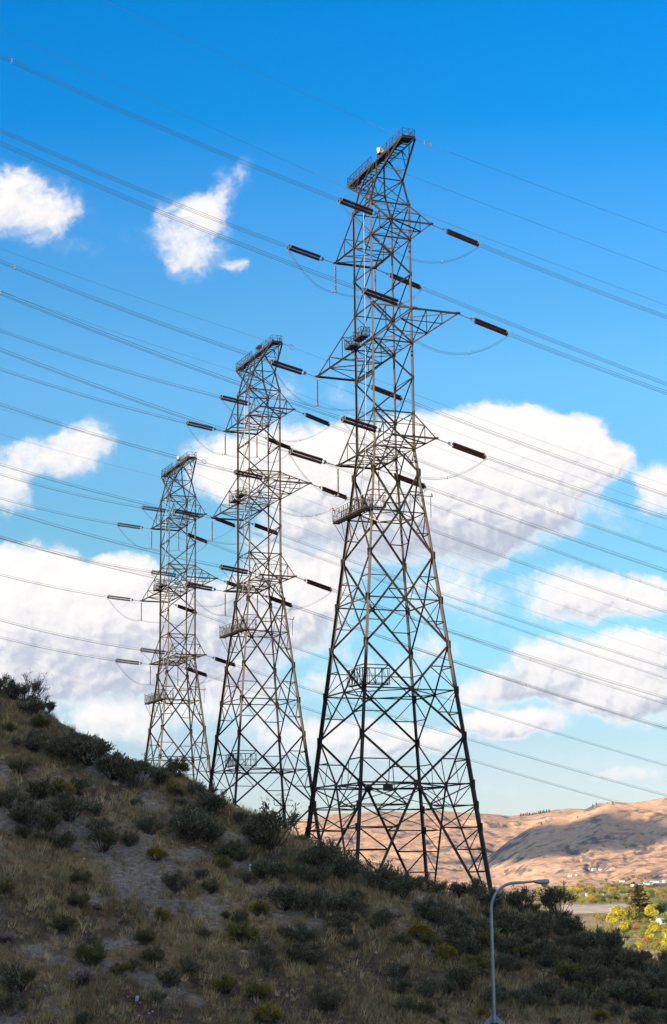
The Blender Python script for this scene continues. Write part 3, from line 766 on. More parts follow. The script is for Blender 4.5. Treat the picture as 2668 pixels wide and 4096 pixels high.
def build_soil(m):
    t = m.node_tree; b = t.nodes['Principled BSDF']; b.inputs['Roughness'].default_value = .95; b.inputs['Specular IOR Level'].default_value = .15
    a = t.nodes.new('ShaderNodeAttribute'); a.attribute_name = 'tint'
    tcn = t.nodes.new('ShaderNodeTexCoord')
    n1 = t.nodes.new('ShaderNodeTexNoise'); n1.inputs['Scale'].default_value = 3.6; n1.inputs['Detail'].default_value = 10; n1.inputs['Roughness'].default_value = .7
    t.links.new(tcn.outputs['Object'], n1.inputs['Vector'])
    mr = t.nodes.new('ShaderNodeMapRange'); t.links.new(n1.outputs['Fac'], mr.inputs['Value'])
    mr.inputs['From Min'].default_value = .3; mr.inputs['From Max'].default_value = .7; mr.inputs['To Min'].default_value = .38; mr.inputs['To Max'].default_value = 1.6
    mx = t.nodes.new('ShaderNodeMix'); mx.data_type = 'RGBA'; mx.blend_type = 'MULTIPLY'; mx.inputs['Factor'].default_value = 1
    t.links.new(a.outputs['Color'], mx.inputs['A']); t.links.new(mr.outputs['Result'], mx.inputs['B']); t.links.new(mx.outputs['Result'], b.inputs['Base Color'])
    bm = t.nodes.new('ShaderNodeBump'); bm.inputs['Strength'].default_value = .8; bm.inputs['Distance'].default_value = .25
    t.links.new(n1.outputs['Fac'], bm.inputs['Height']); t.links.new(bm.outputs[0], b.inputs['Normal'])
build_soil(m_hill)
def soil_col(X, Y, Z):
    br = bare(X, Y)[..., None]; n = (fbm(X/4, Y/4, 4, 81)[..., None]+1)/2
    earth = np.array([.120, .086, .056])*(.35+1.1*n); sand = np.array([.28, .235, .185])*(.6+.75*n); straw = np.array([.29, .205, .095])
    g = sstep(.45, .75, vnoise(X/3.1, Y/3.1, 83))[..., None]
    c = earth*(1-g*.6)+straw*g*.6
    return c*(1-br)+sand*br
near_r = np.concatenate([np.linspace(4, 66, 24), np.linspace(66.5, 150, 300), np.geomspace(151, 330, 60)])
hillside = polar('hillside', near_r, h_near, m_hill, extra=soil_col)
m_far = bpy.data.materials.new('valley_and_hills'); m_far.use_nodes = True
def build_far(m):
    t = m.node_tree; b = t.nodes['Principled BSDF']; b.inputs['Roughness'].default_value = .95; b.inputs['Specular IOR Level'].default_value = .1
    a = t.nodes.new('ShaderNodeAttribute'); a.attribute_name = 'tint'
    g = t.nodes.new('ShaderNodeNewGeometry'); sp = t.nodes.new('ShaderNodeSeparateXYZ'); t.links.new(g.outputs['Normal'], sp.inputs[0])
    tcn = t.nodes.new('ShaderNodeTexCoord')
    def nz(sc, dt, ro):
        n = t.nodes.new('ShaderNodeTexNoise'); n.inputs['Scale'].default_value = sc; n.inputs['Detail'].default_value = dt; n.inputs['Roughness'].default_value = ro
        t.links.new(tcn.outputs['Object'], n.inputs['Vector']); return n.outputs['Fac']
    def mth(op, x, y):
        n = t.nodes.new('ShaderNodeMath'); n.operation = op
        for i, q in enumerate((x, y)):
            if hasattr(q, 'links'): t.links.new(q, n.inputs[i])
            else: n.inputs[i].default_value = q
        return n.outputs[0]
    n1 = nz(.012, 8, .65); n2 = nz(.06, 6, .7); n3 = nz(.0035, 5, .6)
    steep = mth('SUBTRACT', 1.0, sp.outputs['Z'])
    n4 = nz(.028, 8, .7)
    k = mth('ADD', mth('MULTIPLY', steep, 2.3), mth('MULTIPLY', mth('SUBTRACT', n1, .5), 1.5))
    k = mth('ADD', k, mth('MULTIPLY', mth('SUBTRACT', n4, .5), 1.5))
    k = mth('ADD', k, mth('MULTIPLY', mth('SUBTRACT', n3, .5), 1.0))
    mr = t.nodes.new('ShaderNodeMapRange'); t.links.new(k, mr.inputs['Value']); mr.inputs['From Min'].default_value = .10; mr.inputs['From Max'].default_value = .42
    al = mth('MULTIPLY', mr.outputs['Result'], a.outputs['Alpha'])
    rock = t.nodes.new('ShaderNodeMix'); rock.data_type = 'RGBA'
    t.links.new(al, rock.inputs['Factor']); t.links.new(a.outputs['Color'], rock.inputs['A']); rock.inputs['B'].default_value = (.135, .105, .10, 1)
    mv = t.nodes.new('ShaderNodeMapRange'); t.links.new(n2, mv.inputs['Value']); mv.inputs['From Min'].default_value = .3; mv.inputs['From Max'].default_value = .7
    mv.inputs['To Min'].default_value = .78; mv.inputs['To Max'].default_value = 1.2
    mx = t.nodes.new('ShaderNodeMix'); mx.data_type = 'RGBA'; mx.blend_type = 'MULTIPLY'; mx.inputs['Factor'].default_value = 1
    t.links.new(rock.outputs['Result'], mx.inputs['A']); t.links.new(mv.outputs['Result'], mx.inputs['B']); t.links.new(mx.outputs['Result'], b.inputs['Base Color'])
    bm = t.nodes.new('ShaderNodeBump'); bm.inputs['Strength'].default_value = .7; bm.inputs['Distance'].default_value = 14
    t.links.new(n1, bm.inputs['Height']); t.links.new(bm.outputs[0], b.inputs['Normal'])
build_far(m_far)
def far_col(X, Y, Z):
    u = X/np.maximum(Y, 1); r = np.hypot(X, Y)
    gold = np.array([.55, .35, .225]); gold2 = np.array([.42, .255, .16]); n = ((fbm(X/300, Y/300, 4, 91)+1)/2)[..., None]
    c = gold*n+gold2*(1-n)
    town = (sstep(4000, 3300, r)*sstep(380, 700, r))[..., None]
    n2 = sstep(.4, .65, vnoise(X/90, Y/140, 93))[..., None]
    tg = np.array([.24, .22, .07])*n2+np.array([.36, .26, .14])*(1-n2)
    c = c*(1-town)+tg*town
    def strip(y0, y1, col, u0, u1, c):
        lo, hi = ray(2400, y1)[1], ray(2400, y0)[1]
        vv = Z/np.maximum(Y, 1)
        k = (sstep(lo-.0006, lo, vv)*sstep(hi+.0006, hi, vv)*sstep(u0-.004, u0, u)*sstep(u1+.004, u1, u))[..., None]*(r > 500)[..., None]
        return c*(1-k)+np.array(col)*k
    c = strip(3618, 3650, (.50, .41, .32), .125, .160, c)      # pale gravel flat
    c = strip(3538, 3552, (.10, .075, .075), .150, .2, c)      # ploughed field
    c = strip(3560, 3564, (.45, .38, .32), .160, .2, c)        # road
    c = strip(3700, 3760, (.16, .20, .05), .170, .2, c)        # lawn
    c = strip(3474, 3477, (.5, .4, .32), .115, .150, c)
    sc = (sstep(.183, .186, u)*sstep(4300, 4350, r)*sstep(4720, 4650, r))[..., None]
    c = c*(1-sc)+np.array([.62, .52, .40])*sc
    return c
far_r = np.concatenate([np.geomspace(330, 900, 40), np.geomspace(910, 3700, 150), np.geomspace(3715, 7300, 330), np.geomspace(7400, 10500, 10)])
valley = polar('valley_floor_and_hills', far_r, h_far, m_far, extra=far_col)

# ------------------------------------------------------------------ cumulus whose shadow lies on the far hill
def make_cloud():
    cx, cy = 2340, 3382
    u, v = ray(cx, cy); c = Vector((u*4700, 4700, v*4700))
    k = 1400/SUN.z
    C0 = c+SUN*k
    m = MB(); rr = random.Random(5)
    a1 = SUN.cross(Vector((0, 0, 1))).normalized(); a2 = a1.cross(SUN).normalized()
    import bmesh
    bm = bmesh.new()
    blobs = [(0, 0, 190), (-150, 6, 125), (-230, -18, 70), (150, 8, 130), (250, 12, 110), (70, 30, 120), (340, 10, 100), (-70, -20, 120), (200, -40, 90), (430, 0, 100), (520, 10, 90)]
    for (x, y, r_) in blobs:
        g = bmesh.ops.create_icosphere(bm, subdivisions=3, radius=1)
        for vv in g['verts']:
            n_ = vv.co.copy(); d_ = 1+.16*math.sin(n_.x*7+x)+.12*math.sin(n_.y*9+y*2)+.10*math.cos(n_.z*11+r_)
            vv.co = a1*(x+n_.x*r_*d_)+a2*(y*1.0+n_.y*r_*.60*d_)+SUN*(n_.z*r_*.6*d_)
    me = bpy.data.meshes.new('cloud'); bm.to_mesh(me); bm.free()
    for p_ in me.polygons: p_.use_smooth = True
    me.materials.append(mat('cloud_white', (.85, .85, .85), 1.0))
    o = bpy.data.objects.new('cloud', me); COL.objects.link(o); o.location = C0
    return tag(o, 'white cumulus cloud beyond the left of the view, shading part of the far hill', 'cloud')
make_cloud()
#PART2
# ------------------------------------------------------------------ plants
M_leaf = mat('leaf', (.1, .1, .06), .75, attr=True, spec=.2)
M_twig = mat('bark', (.055, .045, .038), .9, 0, .3, 6.0)
def quads(C, D, Wd, ln, wd):
    """leaf quads at centres C, pointing along D, with width axis Wd"""
    n = len(C); v = np.empty((n, 4, 3)); L = D*ln[:, None]; W_ = Wd*wd[:, None]
    v[:, 0] = C-W_*.35; v[:, 1] = C+W_*.35; v[:, 2] = C+L+W_*.5; v[:, 3] = C+L-W_*.5
    return v.reshape(-1, 3), np.arange(4*n).reshape(n, 4)
def unit(v): return v/np.maximum(np.linalg.norm(v, axis=-1, keepdims=True), 1e-6)
def bush(name, seed, h, wdt, nleaf, pal, tip=None, leaf=(.12, .034), stems=22, bare_=False, parent=None):
    nleaf = int(nleaf*(1.0 if bare_ else 1.7))
    g = np.random.RandomState(seed); T = thing(name, 'x', 'shrub')
    st = MB(); ends = []
    lob = [(g.uniform(0, 6.28), g.uniform(.55, 1.0), g.uniform(.55, 1.05)) for _ in range(6)]
    for i in range(stems):
        a = g.uniform(0, 6.28); rad = wdt*.5*math.sqrt(g.uniform(.05, 1)); 
        lo_ = lob[i % 6]; a = .6*lo_[0]+.4*a if i % 2 else a
        hh = h*lo_[2]*g.uniform(.7, 1.05)*(1-.35*(rad/(wdt*.5))**2)
        base = np.array([g.normal(0, .06), g.normal(0, .06), -.1]); top = np.array([math.cos(a)*rad, math.sin(a)*rad, hh])
        mid = base*.5+top*.5+np.array([g.normal(0, .08), g.normal(0, .08), -hh*.12])
        st.tube([base, mid, top], [.028, .02, .006], 5, False)
        for j in range(5 if not bare_ else 9):
            f = g.uniform(.35, 1); q = (mid*(1-f)+top*f) if f > .3 else mid
            d = unit(np.array([g.normal(0, .6), g.normal(0, .6), g.uniform(.3, 1.2)])+(top-base)*.5); L = h*g.uniform(.16, .34)
            e = q+d*L; k = q+d*L*.5+g.normal(0, .03, 3)
            st.tube([q, k, e], [.011, .008, .003], 3, False); ends.append((q, e))
            if bare_:
                for _ in range(3):
                    q2 = q+(e-q)*g.uniform(.3, .9); e2 = q2+unit(g.normal(0, 1, 3)+np.array([0, 0, .9]))*L*.5
                    st.tube([q2, e2], [.007, .003], 3, False); ends.append((q2, e2))
    st.build('stems', M_twig, T)
    E0 = np.array([e[0] for e in ends]); E1 = np.array([e[1] for e in ends])
    k = g.randint(0, len(ends), nleaf); f = g.uniform(.15, 1.05, nleaf)[:, None]
    C = E0[k]*(1-f)+E1[k]*f+g.normal(0, .05*wdt, (nleaf, 3))*[1, 1, .7]
    C[:, 2] = np.maximum(C[:, 2], .02)
    out = unit(C-np.array([0, 0, h*.2])); D = unit(out*.7+g.normal(0, .5, (nleaf, 3))+[0, 0, .5]); Wd = unit(np.cross(D, g.normal(0, 1, (nleaf, 3))))
    v, f_ = quads(C, D, Wd, g.uniform(.6, 1.3, nleaf)*leaf[0], g.uniform(.7, 1.3, nleaf)*leaf[1])
    p = np.array(pal); ci = g.randint(0, len(p), nleaf); clump = g.uniform(.7, 1.3, len(ends))[k]
    c = p[ci]*(g.uniform(.75, 1.25, nleaf)*clump)[:, None]
    if tip is not None:
        rel = np.clip(np.linalg.norm(C/[wdt*.5, wdt*.5, h], axis=1), 0, 1.3); w_ = (rel > .78)*(g.uniform(0, 1, nleaf) < .7)
        c = np.where(w_[:, None], np.array(tip)*g.uniform(.7, 1.2, nleaf)[:, None], c)
    npmesh('foliage', v, f_, M_leaf, False, np.repeat(c, 4, 0), T)
    return T
SAGE = [(.155, .148, .085), (.11, .108, .055), (.20, .19, .115), (.085, .08, .042), (.17, .135, .075)]
OLIV = [(.12, .115, .045), (.10, .11, .05), (.14, .12, .05), (.08, .09, .05)]
protos = {
 'sagebrush': [bush('sagebrush', 10+i, h, w_, n, SAGE) for i, (h, w_, n) in enumerate(((1.25, 1.7, 1500), (1.0, 1.5, 1300), (1.45, 1.6, 1500), (.85, 1.3, 1000), (1.15, 2.1, 1700), (1.5, 2.0, 1800)))],
 'rabbitbrush': [bush('rabbitbrush', 40+i, h, w_, n, OLIV, tip=t, leaf=(.14, .026)) for i, (h, w_, n, t) in enumerate(((.9, 1.3, 1500, (.34, .25, .03)), (.75, 1.2, 1300, (.24, .20, .05)), (.95, 1.5, 1600, (.17, .15, .06))))],
 'bare_shrub': [bush('bare_shrub', 60+i, h, w_, n, SAGE, leaf=(.08, .025), stems=15, bare_=True) for i, (h, w_, n) in enumerate(((1.6, 1.9, 350), (1.2, 1.4, 160)))],
 'dry_shrub': [bush('dry_shrub', 80+i, .6, 1.1, 1300, [(.34, .25, .22), (.28, .21, .19), (.38, .30, .27)], leaf=(.10, .02)) for i in range(2)],
}
used = set(); plants = []
def place(kind, x, y, wpx, var=None, desc=None, hs=1.0):
    p = hit(x, y)
    if p is None: return
    k = rnd.randrange(len(protos[kind])) if var is None else var
    pr = protos[kind][k]
    o = pr if (kind, k) not in used else dup(pr); used.add((kind, k))
    wid = {'sagebrush': (1.7, 1.5, 1.6, 1.3, 2.1, 2.0), 'rabbitbrush': (1.3, 1.2, 1.5), 'bare_shrub': (1.9, 1.4), 'dry_shrub': (1.1, 1.1)}[kind][k]
    s = wpx/(FPX/p.y)/wid*(.96 if kind == 'sagebrush' else 1.0)
    if y-ridge_y(x) < 70 and 150 < x < 1900: s *= .80; hs *= .92
    o.location = p; o.rotation_euler = (rnd.uniform(-.12, .12), rnd.uniform(-.12, .12), rnd.uniform(0, 6.28)); o.scale = (s, s, s*hs*rnd.uniform(.88, 1.1))
    plants.append(dict(o=o, kind=kind, x=x, y=y, w=wpx, desc=desc))
def ridge_y(x): return float(np.interp(x, [p[0] for p in RIDGE], [p[1] for p in RIDGE]))
EXPL = [('bare_shrub', 97, 2815, 170, 0, 1.05), ('bare_shrub', 150, 2835, 110, 1, .8), ('sagebrush', 10, 2775, 120, 5, 1), ('sagebrush', 60, 2800, 110, 0, 1), ('bare_shrub', 345, 2935, 75, 0, 1), ('bare_shrub', 380, 2955, 85, 1, 1.15), ('bare_shrub', 455, 2985, 70, 1, 1),
 ('sagebrush', 226, 2878, 115, 5, 1), ('sagebrush', 185, 2858, 90, 2, 1), ('sagebrush', 265, 2898, 95, 4, 1), ('sagebrush', 305, 2918, 80, 0, 1), ('sagebrush', 335, 2935, 85, 2, 1), ('sagebrush', 430, 2985, 80, 4, 1), ('sagebrush', 130, 2860, 120, 4, 1), ('bare_shrub', 205, 2862, 60, 1, 1),  ('sagebrush', 395, 2965, 75, 2, 1), ('sagebrush', 487, 3000, 70, 2, 1), ('sagebrush', 525, 3015, 80, 0, 1), ('sagebrush', 585, 3035, 85, 2, 1), ('sagebrush', 655, 3075, 95, 5, 1),
 ('sagebrush', 705, 3085, 110, 2, 1.15), ('sagebrush', 745, 3110, 80, 2, 1), ('sagebrush', 810, 3140, 120, 5, 1.1), ('sagebrush', 870, 3180, 130, 2, 1.1), ('sagebrush', 930, 3220, 130, 5, 1.1), ('sagebrush', 990, 3250, 140, 0, 1.1), ('sagebrush', 1050, 3285, 130, 4, 1), ('bare_shrub', 955, 3225, 80, 1, 1),
 ('sagebrush', 1093, 3400, 210, 5, 1.1), ('sagebrush', 1040, 3380, 150, 0, 1), ('sagebrush', 1180, 3330, 95, 1, 1), ('sagebrush', 1240, 3360, 110, 0, 1), ('bare_shrub', 1225, 3345, 60, 1, 1), ('bare_shrub', 1265, 3365, 55, 1, 1),
 ('sagebrush', 1300, 3490, 200, 4, 1.1), ('sagebrush', 1380, 3520, 140, 0, 1), ('sagebrush', 1420, 3415, 120, 2, 1.1), ('sagebrush', 1460, 3430, 90, 2, 1), ('sagebrush', 1530, 3480, 85, 0, 1), ('sagebrush', 1580, 3505, 80, 3, 1),
 ('sagebrush', 1520, 3570, 170, 4, 1.1), ('sagebrush', 1600, 3600, 130, 0, 1), ('bare_shrub', 1660, 3545, 190, 0, 1.0), ('bare_shrub', 1735, 3560, 90, 1, 1), ('sagebrush', 1690, 3570, 150, 5, 1), ('sagebrush', 1770, 3585, 130, 4, 1), ('bare_shrub', 1865, 3575, 80, 1, 1.1), ('sagebrush', 1840, 3590, 110, 3, 1), ('sagebrush', 1900, 3600, 110, 0, 1),
 ('sagebrush', 1950, 3600, 120, 5, 1), ('bare_shrub', 1985, 3600, 80, 0, 1), ('sagebrush', 2095, 3620, 120, 2, 1.5), ('sagebrush', 2040, 3620, 130, 4, 1.1), ('sagebrush', 2160, 3640, 110, 0, 1.1), ('sagebrush', 2230, 3665, 120, 2, 1.1), ('bare_shrub', 2300, 3690, 70, 1, 1), ('sagebrush', 2320, 3712, 140, 5, 1), ('sagebrush', 2400, 3745, 150, 4, 1.1), ('sagebrush', 2470, 3765, 110, 2, 1), ('sagebrush', 2555, 3805, 120, 5, 1.3), ('sagebrush', 2620, 3835, 130, 0, 1), ('sagebrush', 2660, 3850, 120, 2, 1),
 ('sagebrush', 2520, 3800, 130, 4, 1.1), ('sagebrush', 2590, 3825, 140, 5, 1.1), ('sagebrush', 2640, 3850, 130, 4, 1.2), ('sagebrush', 155, 3020, 110, None, 1), ('sagebrush', 84, 3100, 110, None, 1), ('sagebrush', 258, 3050, 150, None, 1), ('sagebrush', 360, 3060, 170, None, 1), ('sagebrush', 451, 3120, 160, None, 1), ('sagebrush', 540, 3150, 150, None, 1), ('sagebrush', 142, 3200, 130, None, 1), ('sagebrush', 277, 3285, 150, None, 1), ('sagebrush', 116, 3310, 170, None, 1), ('sagebrush', 180, 3330, 150, None, 1), ('sagebrush', 400, 3350, 120, None, 1), ('sagebrush', 310, 3180, 110, None, 1), ('sagebrush', 600, 3340, 110, None, 1), ('sagebrush', 774, 3365, 180, None, 1), ('sagebrush', 840, 3370, 130, None, 1), ('sagebrush', 245, 3400, 110, None, 1), ('sagebrush', 520, 3390, 80, None, 1),
 ('sagebrush', 1139, 3645, 130, None, 1), ('sagebrush', 1268, 3670, 170, None, 1), ('sagebrush', 1380, 3650, 110, None, 1), ('sagebrush', 1545, 3710, 110, None, 1), ('sagebrush', 1700, 3680, 130, None, 1), ('sagebrush', 1765, 3710, 120, None, 1), ('sagebrush', 1840, 3790, 130, None, 1), ('sagebrush', 1860, 3840, 100, None, 1), ('sagebrush', 1190, 3855, 110, None, 1), ('sagebrush', 1250, 3870, 90, None, 1), ('sagebrush', 1610, 3985, 100, None, 1), ('sagebrush', 1622, 4055, 90, None, 1), ('sagebrush', 1040, 3830, 90, None, 1),
 ('sagebrush', 77, 3975, 150, None, 1), ('sagebrush', 39, 4065, 130, None, 1), ('sagebrush', 670, 3955, 110, None, 1), ('sagebrush', 2040, 3890, 110, None, 1), ('sagebrush', 2430, 3900, 120, None, 1), ('sagebrush', 697, 3565, 110, None, 1),
 ('rabbitbrush', 626, 3445, 75, 0, 1), ('rabbitbrush', 884, 3480, 80, 1, 1), ('rabbitbrush', 322, 3545, 90, 2, 1), ('rabbitbrush', 310, 3640, 95, 2, 1), ('rabbitbrush', 645, 3690, 60, 0, 1.2), ('rabbitbrush', 252, 3730, 100, 2, 1), ('rabbitbrush', 361, 3870, 130, 2, 1), ('rabbitbrush', 613, 3865, 100, 2, 1), ('rabbitbrush', 580, 3780, 90, 2, 1), ('rabbitbrush', 903, 3970, 90, 1, 1), ('rabbitbrush', 845, 3580, 75, 2, 1), ('rabbitbrush', 13, 3580, 80, 1, 1), ('rabbitbrush', 971, 3775, 110, 1, 1), ('rabbitbrush', 1035, 4005, 90, 1, 1), ('rabbitbrush', 1068, 4095, 100, 0, 1), ('rabbitbrush', 1680, 3760, 90, 0, 1), ('rabbitbrush', 1720, 3790, 80, 1, 1), ('rabbitbrush', 1784, 3845, 70, 0, 1), ('rabbitbrush', 1880, 3920, 70, 0, 1), ('rabbitbrush', 1905, 3880, 90, 1, 1), ('rabbitbrush', 2085, 3830, 75, 1, 1), ('rabbitbrush', 2280, 3930, 110, 1, 1), ('rabbitbrush', 2335, 3985, 80, 2, 1), ('rabbitbrush', 2600, 4030, 80, 2, 1), ('rabbitbrush', 1700, 4060, 80, 2, 1), ('rabbitbrush', 160, 2915, 80, 2, 1), ('rabbitbrush', 370, 2990, 100, 2, 1), ('rabbitbrush', 2400, 4090, 70, 0, 1), ('rabbitbrush', 480, 3900, 70, 1, 1), ('rabbitbrush', 1200, 3370, 60, 1, 1), ('rabbitbrush', 1290, 3395, 60, 1, 1),
 ('dry_shrub', 322, 3950, 120, 0, 1), ('dry_shrub', 395, 3640, 45, 1, 1), ('dry_shrub', 1045, 3600, 55, 0, 1), ('dry_shrub', 1395, 3620, 35, 1, 1.4), ('dry_shrub', 795, 3805, 40, 1, 1), ('dry_shrub', 20, 3770, 70, 0, 1), ('dry_shrub', 930, 4050, 45, 1, 1), ('dry_shrub', 2120, 3990, 60, 0, 1)]
for kind, x, y, w_, var, hs in EXPL: place(kind, x, y, w_, var, None, hs)
tries = 0; nsage = 0
while tries < 6000 and nsage < 200:
    tries += 1; x = rnd.uniform(-60, 2730) if tries % 12 else rnd.uniform(2730, 3300); ry = ridge_y(x); y = rnd.uniform(ry+12, 4120); dlt = y-ry
    right = x > 1950 and dlt < 260
    dn = .95 if dlt < 60 else (.75 if dlt < 230 else .28 if dlt < 480 else .10)
    if right: dn = 1.0
    p = hit(x, y)
    if p is None: continue
    if not right and dlt > 60: dn *= 1-.9*float(bare(np.array([p.x]), np.array([p.y]))[0])
    if rnd.random() > dn: continue
    w_ = (50+85*rnd.random()**1.3)*(1.1 if right else 1)*(.8 if dlt > 480 else 1)
    if any(abs(q['x']-x) < .36*(w_+q['w'])/2*(.8 if right else 1.1) and abs(q['y']-y) < .3*(w_+q['w'])/2 for q in plants): continue
    place('sagebrush' if rnd.random() < .93 or right else 'rabbitbrush', x, y, w_); nsage += 1
for (k, i) in [(k, i) for k in protos for i in range(len(protos[k])) if (k, i) not in used]: bpy.data.objects.remove(protos[k][i])
ORD = ['first', 'second', 'third', 'fourth', 'fifth', 'sixth', 'seventh', 'eighth', 'ninth', 'tenth', 'eleventh', 'twelfth', 'thirteenth', 'fourteenth', 'fifteenth', 'sixteenth', 'seventeenth', 'eighteenth', 'nineteenth', 'twentieth']
TENS = ['', '', 'twent', 'thirt', 'fort', 'fift', 'sixt']
def ordn(i): return ORD[i] if i < 20 else (TENS[(i+1)//10]+('ieth' if (i+1) % 10 == 0 else 'y-'+ORD[(i+1) % 10-1]))
COLS = [(250, 'by left edge'), (560, 'left of smallest tower'), (830, 'below smallest tower'), (1230, 'below middle tower'), (1560, "under tallest tower's left legs"), (1900, "under tallest tower's right legs"), (2260, 'beside the street lamp'), (9999, 'at right edge')]
KN = {'sagebrush': 'grey-green sagebrush', 'rabbitbrush': 'yellow-green rabbitbrush', 'bare_shrub': 'bare twiggy shrub', 'dry_shrub': 'pale pink shrub'}
cells = {}
for q in plants:
    d = q['y']-ridge_y(q['x']); row = 'on the crest' if d < 60 else 'just below crest' if d < 230 else 'mid-slope' if d < 480 else 'low on slope'
    col = next(c for xx, c in COLS if q['x'] < xx); cells.setdefault((q['kind'], row, col), []).append(q)
for (kind, row, col), qs in cells.items():
    qs.sort(key=lambda q: q['x'])
    for i, q in enumerate(qs):
        o = q['o']; o['category'] = 'shrub'; o['group'] = {'sagebrush': 'sagebrush on the hillside', 'rabbitbrush': 'rabbitbrush on the hillside', 'bare_shrub': 'bare shrubs on the hillside', 'dry_shrub': 'pale dry shrubs'}[kind]
        o['label'] = f"{KN[kind]} {row}, {col}" if len(qs) == 1 else f"{ordn(i)} {KN[kind]} from left, {row}, {col}"

# dry grass: one mass of blades
def grass():
    g = np.random.RandomState(4); n = 38000
    Y = g.uniform(72, 142, n*2); u = g.uniform(-.22, .30, n*2); X = u*Y
    v = np.interp(u, ru, rv); Yr = Z0/(v-CA*u-CC)
    pch = sstep(.32, .68, vnoise(X/2.4, Y/2.4, 95))*.75+.25
    keep = (Y < Yr+3) & (Y > Yr*0+60) & (g.uniform(0, 1, n*2) < pch*(1-.93*bare(X, Y)))
    X, Y = X[keep][:n], Y[keep][:n]; n = len(X); Z = h_near(X, Y)
    m = 18
    big = g.uniform(0, 1, n) < .30
    h = (g.uniform(.12, .30, n)+big*g.uniform(.15, .38, n)); sp = .05+.17*h
    px = np.repeat(X, m)+g.normal(0, 1, n*m)*np.repeat(sp, m); py = np.repeat(Y, m)+g.normal(0, 1, n*m)*np.repeat(sp, m); pz = h_near(px, py)-.03
    hh = np.repeat(h, m)*g.uniform(.5, 1.2, n*m); a = g.uniform(0, 6.28, n*m); ln = hh*g.uniform(.1, .7, n*m)
    b = np.stack([px, py, pz], -1); t = b+np.stack([np.cos(a)*ln+hh*.12, np.sin(a)*ln, hh], -1)
    w_ = np.stack([-np.sin(a*1.7), np.cos(a*1.7), 0*a], -1)*g.uniform(.012, .026, n*m)[:, None]
    V = np.stack([b-w_, b+w_, t], 1).reshape(-1, 3)
    base = np.array([(.50, .37, .165), (.62, .48, .25), (.38, .28, .13), (.28, .26, .12), (.44, .29, .15)])[g.randint(0, 5, n)]*g.uniform(.5, 1.15, n)[:, None]
    zone = ((fbm(X/9, Y/9, 3, 97)+1)/2)[:, None]; base = base*(.65+.6*zone)
    c = np.repeat(np.repeat(base, m, 0), 3, 0)
    o = npmesh('dry_grass', V, np.arange(len(V)).reshape(-1, 3), M_leaf, False, c)
    tag(o, 'dry straw-coloured bunchgrass covering the shaded hillside', 'grass', kind='stuff')
grass()
def gravel():
    g = np.random.RandomState(14); n = 60000
    Y = g.uniform(74, 140, n); u = g.uniform(-.22, .26, n); X = u*Y; b_ = bare(X, Y)
    k = g.uniform(0, 1, n) < (.05+.5*b_); X, Y = X[k], Y[k]; n = len(X); Z = h_near(X, Y)
    s = .015+.05*g.uniform(0, 1, n)**3; c0 = np.stack([X, Y, Z+s*.3], -1)
    tet = np.array([(1, 0, -.4), (-.5, .87, -.4), (-.5, -.87, -.4), (.1, .1, .9)])
    a = g.uniform(0, 6.28, n); V = np.empty((n, 4, 3))
    for i, t in enumerate(tet):
        V[:, i, 0] = c0[:, 0]+(t[0]*np.cos(a)-t[1]*np.sin(a))*s*g.uniform(.6, 1.5, n); V[:, i, 1] = c0[:, 1]+(t[0]*np.sin(a)+t[1]*np.cos(a))*s*g.uniform(.6, 1.5, n); V[:, i, 2] = c0[:, 2]+t[2]*s*g.uniform(.5, 1.1, n)
    f = (np.arange(n)[:, None, None]*4+np.array([(0, 1, 3), (1, 2, 3), (2, 0, 3)])[None]).reshape(-1, 3)
    col = np.where((g.uniform(0, 1, n) < .35)[:, None], np.array([.40, .38, .35]), np.array([.10, .085, .07]))*g.uniform(.6, 1.2, n)[:, None]
    tag(npmesh('gravel', V.reshape(-1, 3), f, M_leaf, False, np.repeat(col, 4, 0)), 'loose gravel and clods scattered over the bare streaks of the slope', 'gravel', kind='stuff')
gravel()
# loose stones, in the rubble at the slope foot and on the bare streaks
M_stone = mat('pale_stone', (.50, .48, .45), .85, 0, .25, 8); M_dk = mat('dark_stone', (.12, .11, .105), .9, 0, .3, 8)
def stone(name, x, y, wpx, label, matl=None, asp=(1, .7, .55), group='pale loose stones'):
    p = hit(x, y)
    if p is None: return
    g = np.random.RandomState(int(x*7+y)); s = wpx/(FPX/p.y)/2
    import bmesh
    bm = bmesh.new(); bmesh.ops.create_icosphere(bm, subdivisions=2, radius=1)
    for vv in bm.verts:
        n_ = vv.co; d = 1+.35*(vnoise(n_.x*1.7+x, n_.y*1.7+n_.z*1.3, 5)-.5)
        vv.co = Vector((n_.x*asp[0]*s*d, n_.y*asp[1]*s*d, n_.z*asp[2]*s*d))
    for _ in range(3):
        nn = Vector(g.normal(0, 1, 3)).normalized()
        for vv in bm.verts:
            dd = vv.co.dot(nn)-s*.5
            if dd > 0: vv.co -= nn*dd
    me = bpy.data.meshes.new(name); bm.to_mesh(me); bm.free(); me.materials.append(matl or M_stone)
    o = bpy.data.objects.new(name, me); COL.objects.link(o); o.location = p+Vector((0, 0, s*asp[2]*.35)); o.rotation_euler = (g.uniform(-.3, .3), g.uniform(-.3, .3), g.uniform(0, 6))
    tag(o, label, 'stone', group)
stone('boulder', 548, 4005, 34, 'tall pale slab of rock standing in the dark rubble at the slope foot', None, (.45, .5, 1.1), None)
stone('boulder', 402, 3992, 28, 'rounded grey boulder left of the tall pale slab', None, (1, .8, .6), None)
stone('boulder', 335, 3441, 22, 'flat white rock on the bare slope left of the smallest tower', None, (1, .6, .4), None)
